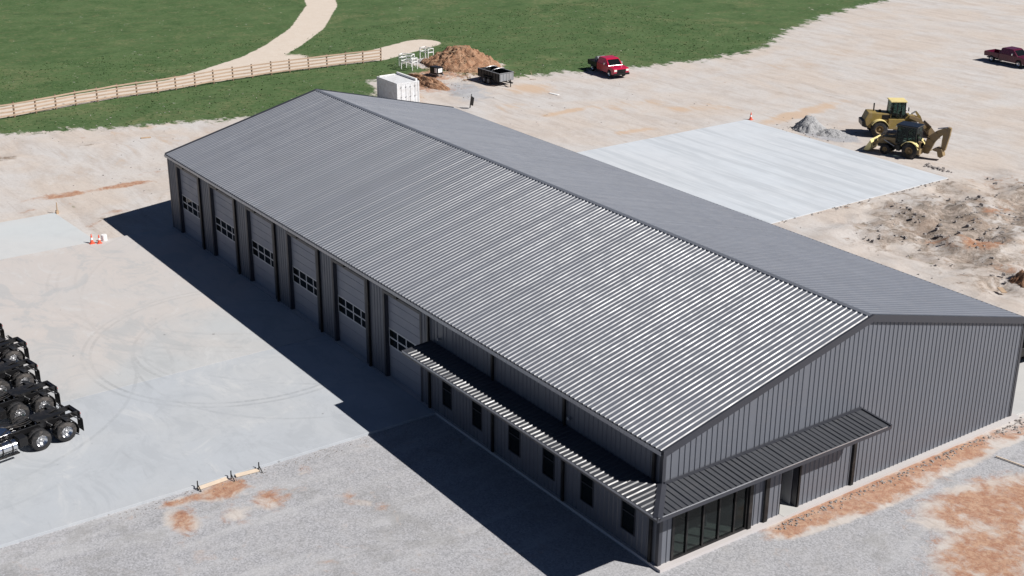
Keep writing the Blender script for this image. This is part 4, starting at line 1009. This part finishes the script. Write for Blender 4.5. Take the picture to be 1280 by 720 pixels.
for (a, c) in zip(fp[:-1], fp[1:]):
    for k, z in enumerate((.28, .62, .98, 1.34)):
        j = random.uniform(-.03, .03)
        pa = Vector((a[0] + .1 - Fo.x, a[1] - Fo.y, FB + z + j)); pb = Vector((c[0] + .1 - Fo.x, c[1] - Fo.y, FB + z + random.uniform(-.03, .03)))
        b = MB(); b.bar(pa, pb, .035, .15); b.build('rail', 'fencewood', F)

# ---------------------------------------------------------------- earth heaps
def heap(name, cx, cy, rx, ry, h, ang, mat, seed, rough=.6, n=60, sharp=1.0):
    vs = []; fs = []; g_ = np.linspace(-1.15, 1.15, n); U, V = np.meshgrid(g_, g_, indexing='ij')
    r = np.hypot(U, V) + (fbm(U * 2.2 + seed, V * 2.2 + seed, 3) - .5) * .35
    prof = np.clip(1 - r, 0, 1) ** sharp * 1.0
    Zh = prof * h * 1.5 * (1 + rough * (fbm(U * 4 + seed * 3, V * 4, 4, .65) - .5)) + (fbm(U * 9 + seed, V * 9, 4, .7) - .5) * rough * .5 * np.clip(prof * 4, 0, 1)
    Zh = np.minimum(Zh, h * 1.25) - .7 * (prof <= 0)
    c, s = math.cos(ang), math.sin(ang)
    for i in range(n):
        for j in range(n):
            x, y = U[i, j] * rx, V[i, j] * ry; vs.append((x * c - y * s, x * s + y * c, Zh[i, j]))
    for i in range(n - 1):
        for j in range(n - 1): fs.append((i * n + j, (i + 1) * n + j, (i + 1) * n + j + 1, i * n + j + 1))
    o = MB().add(vs, fs).build(name, mat); o.location = (cx, cy, gz(cx, cy) - .05); 
    for p in o.data.polygons: p.use_smooth = True
    return o
tag(heap('earth_heap', -89.3, 48.4, 4.6, 3.4, 1.5, R(30), 'claysoil', 1.3, 1.6, 90), 'large reddish-brown earth heap at the edge of the grass behind the dump trailer', 'earth heap')
tag(heap('earth_heap', -84.6, 40.4, 4.5, 1.1, .8, R(12), 'claysoil', 4.1, 1.2), 'low red clay bank running beside the gravel spill, right of the white container', 'earth heap')
tag(heap('stone_dust_heap', -47.6, 60.7, 1.7, 1.5, 1.05, R(30), 'greypile', 7.7, .6, 50), 'small grey heap of stone dust at the far edge of the white slab', 'gravel heap')
tag(heap('stone_dust_heap', -45.2, 61.2, 2.0, 1.6, .38, R(10), 'greypile', 2.7, .8, 40), 'low spread of stone dust between the grey heap and the loader', 'gravel heap')

# ---------------------------------------------------------------- loose stones, clods, grass tufts
def ico_cluster(pts, name, mat):
    base = [(-.5, -.5, -.3), (.5, -.45, -.3), (.45, .5, -.3), (-.5, .45, -.3), (-.3, -.35, .3), (.38, -.25, .25), (.25, .35, .35), (-.35, .25, .22)]
    fcs = [(0, 1, 2, 3), (4, 7, 6, 5), (0, 4, 5, 1), (1, 5, 6, 2), (2, 6, 7, 3), (3, 7, 4, 0)]
    m = MB()
    for (x, y, z, s) in pts:
        rz = random.uniform(0, 6.3); c, sn = math.cos(rz), math.sin(rz); k = (random.uniform(.7, 1.3), random.uniform(.7, 1.2), random.uniform(.5, 1.1))
        m.add([((vx * c * k[0] - vy * sn * k[1]) * s + x, (vx * sn * k[0] + vy * c * k[1]) * s + y, vz * s * k[2] + z + .1 * s) for vx, vy, vz in base], fcs)
    return tag(m.build(name, mat), kind='stuff')
pts = []
for _ in range(420):
    x = random.gauss(-20, 5.5); y = random.gauss(49, 6)
    if x > -8 or x < -34 or (x < -28 and y < 58.6) or y < 36: continue
    pts.append((x, y, gz(x, y), random.choice([.1, .12, .16, .2, .3])))
for _ in range(260): x = .5 + abs(random.gauss(0, .25)); y = random.uniform(6.5, 25); pts.append((x, y, -.14, random.uniform(.05, .13)))
for _ in range(90): x = random.uniform(-.2, 2.5); y = random.uniform(23.5, 27); pts.append((x, y, -.14, random.uniform(.06, .22)))
for _ in range(70): x = random.gauss(-29.6, .12); y = random.uniform(38, 58); pts.append((x, y, -.12, random.uniform(.06, .15)))
for _ in range(40): x = random.gauss(-32.5, .7); y = random.gauss(59.9, .2); pts.append((x, y, -.1, random.uniform(.1, .3)))
for _ in range(160): x = random.gauss(-17.2, .25); y = random.uniform(-18, -3); pts.append((x, y, -.14, random.uniform(.03, .08)))
for _ in range(200): x = random.uniform(-92, -60); y = random.uniform(-6, 60); pts.append((x, y, gz(x, y), random.uniform(.05, .16))) if not (-82 < x < -74 and 31 < y < 36) else None
for hx, hy, rr_, nn in ((-89.3, 48.4, 4.6, 320), (-84.6, 40.4, 3.0, 160), (-46.8, 60.8, 2.6, 160), (-11.2, 42.4, 1.6, 50)):
    for _ in range(nn):
        x = random.gauss(hx, rr_ * .6); y = random.gauss(hy, rr_ * .5)
        if math.hypot(x - hx, y - hy) > rr_ * .55: pts.append((x, y, gz(x, y), random.uniform(.04, .2)))
o = ico_cluster([p_ for p_ in pts if p_], 'rubble', 'clod'); tag(o, 'scattered stones and clods on the bare ground', 'stones')
pts = [(random.gauss(-87.5, 2.8), random.gauss(48.2, 1.8), 0, 0) for _ in range(260)]
b = MB()
for (x, y, _, _) in pts:
    a = random.uniform(0, 3.14); l = random.uniform(.3, 1.3); d = Vector((math.cos(a), math.sin(a), random.uniform(-.2, .3))) * l / 2
    u_ = (x + 89.3) * math.cos(R(30)) + (y - 48.4) * math.sin(R(30)); v_ = -(x + 89.3) * math.sin(R(30)) + (y - 48.4) * math.cos(R(30))
    hgt = max(0, 1 - math.hypot(u_ / 4.6, v_ / 3.4)) * 1.9
    p = Vector((x, y, min(2.2, hgt) + gz(x, y) + .08)); b.cyl(p - d, p + d, .035, .02, 5)
tag(tag(b.build('brushwood', 'wood'), kind='stuff'), 'broken sticks and roots strewn over the brown heap', 'brushwood')
b = MB(); cnt = 0
while cnt < 9000:
    x = random.uniform(-118, -76); y = random.uniform(-8, 92)
    i = np.searchsorted(xs, x); j = np.searchsorted(ys, y)
    if i >= nx or j >= ny: continue
    gm = grass[i, j] - path[i, j]
    if gm < .45 or random.random() > gm: continue
    cnt += 1; z = float(Z[i, j]); h = random.uniform(.04, .11) * (1.5 if random.random() < .08 else 1); a = random.uniform(0, 6.28); wd = random.uniform(.05, .14)
    dx, dy = math.cos(a) * wd, math.sin(a) * wd; lx, ly = random.uniform(-.08, .08), random.uniform(-.08, .08)
    b.add([(x - dx, y - dy, z - .02), (x + dx, y + dy, z - .02), (x + lx, y + ly, z + h), (x - dy * .7, y + dx * .7, z - .02), (x - lx + dy * .3, y - ly, z + h * .8)], [(0, 1, 2), (3, 1, 4)])
tag(tag(b.build('grass', 'grass'), kind='stuff'), 'short green grass tufts on the meadow', 'grass')

# ---------------------------------------------------------------- cones, stakes, boards
def cone():
    T = empty('traffic_cone', (0, 0, 0))
    MB().box(-.2, .2, -.2, .2, 0, .04).build('base', 'orange', T, bevel=.01)
    MB().lathe([(0.04, .15), (.3, .1)], (0, 0, 0), 'z', 16).build('lower_body', 'orange', T, smooth=True)
    MB().lathe([(0.3, .1), (.48, .075)], (0, 0, 0), 'z', 16).build('reflective_band', 'white', T, smooth=True)
    MB().lathe([(0.48, .075), (.75, .03), (.76, .001)], (0, 0, 0), 'z', 16).build('tip', 'orange', T, smooth=True)
    return T
cp = cone(); cg_ = 'traffic cones at the corner of the concrete lot'
for i, (x, y, z, l, sc) in enumerate(((-54.0, -6.2, .0, 'orange traffic cone at the lot corner, leftmost of the close pair', 1.1), (-53.75, -5.75, 0, 'orange traffic cone at the lot corner, right of the close pair', 1.0), (-53.5, 58.75, -.14, 'lone orange traffic cone at the far corner of the white slab', 1.15))):
    o = cp if i == 0 else copy_tree(cp)
    o.location = (x, y, z); o.scale = (sc * .85,) * 3; tag(o, l, 'cone', cg_ if i < 2 else None)
    if i == 2 and 'group' in o: del o['group']
b = MB(); b.lathe([(0, .02), (0, .19), (.05, .21), (.5, .2), (.56, .19), (.56, .02)], (0, 0, 0), 'z', 18); o = b.build('bucket', 'white', smooth=True); o.location = (-54.15, -5.25, -.13); tag(o, 'white plastic bucket beside the traffic cones', 'bucket')
b = MB(); b.cyl((0, 0, 0), (.03, .02, .9), .05, .04, 8); b.box(-.12, .12, -.1, .1, 0, .25); o = b.build('stake', 'wood'); o.location = (-62.55, -6.0, -.14); tag(o, 'short dark stake at the far corner of the fresh left slab', 'stake')
b = MB(); b.cyl((0, 0, 0), (.45, -.1, 1.5), .06, .04, 8); b.box(.15, .5, -.16, -.02, .5, 1.35, Matrix.Rotation(R(15), 4, 'Y')); o = b.build('stake', 'black'); o.location = (-72.9, 38.7, -.14); tag(o, 'dark leaning stake beyond the far roof corner of the workshop', 'stake')
for (x, y, rz, l, w_, mat, lab, z) in ((-72.85, 49.25, 10, 1.3, .3, 'white', 'pale board lying on the bare yard between the trailer and the pickup', -.12), (-11.3, 39.7, -35, .9, .35, 'wood', 'small board lying on the rough ground near the right edge', .02), (3.0, 20.5, 10, 1.6, .07, 'newwood', 'thin pale plank on the gravel to the right of the near gable', -.1),
                                    (-17.5, -12.75, 90 + 4, 1.5, .24, 'newwood', 'form board along the slab edge, left one by the clay stain', -.1), (-17.5, -10.95, 90 - 5, 1.2, .24, 'newwood', 'form board along the slab edge, right one of the pair', -.1), (-80, 7.6, 80, .9, .3, 'wood', 'short dark board on bare ground below the grass bank', -.12)):
    b = MB(); b.box(-l / 2, l / 2, -w_ / 2, w_ / 2, 0, .05); o = b.build('board', mat, bevel=.006); o.location = (x, y, z); o.rotation_euler = (R(8) if w_ == .24 else 0, 0, R(rz)); tag(o, lab, 'board')
for k, y in enumerate((-13.5, -11.8, -10.35)):
    b = MB(); b.bar((0, 0, -.1), (.03, 0, .42), .05, .03); b.bar((0, 0, .25), (.35, .03, -.02), .04, .03); o = b.build('form_stake', 'black'); o.location = (-17.5, y, -.1)
    tag(o, ('black form stake at the left end of the form boards', 'black form stake between the two form boards', 'black form stake at the right end of the form boards')[k], 'stake', 'form stakes along the slab edge')
# dark lump by the right frame edge
o = heap('earth_heap', -11.2, 42.4, 1.3, 1.0, .8, .3, 'claysoil', 9.1, 1.2, 30); tag(o, 'dark red-brown clod heap at the right edge of the yard', 'earth heap')
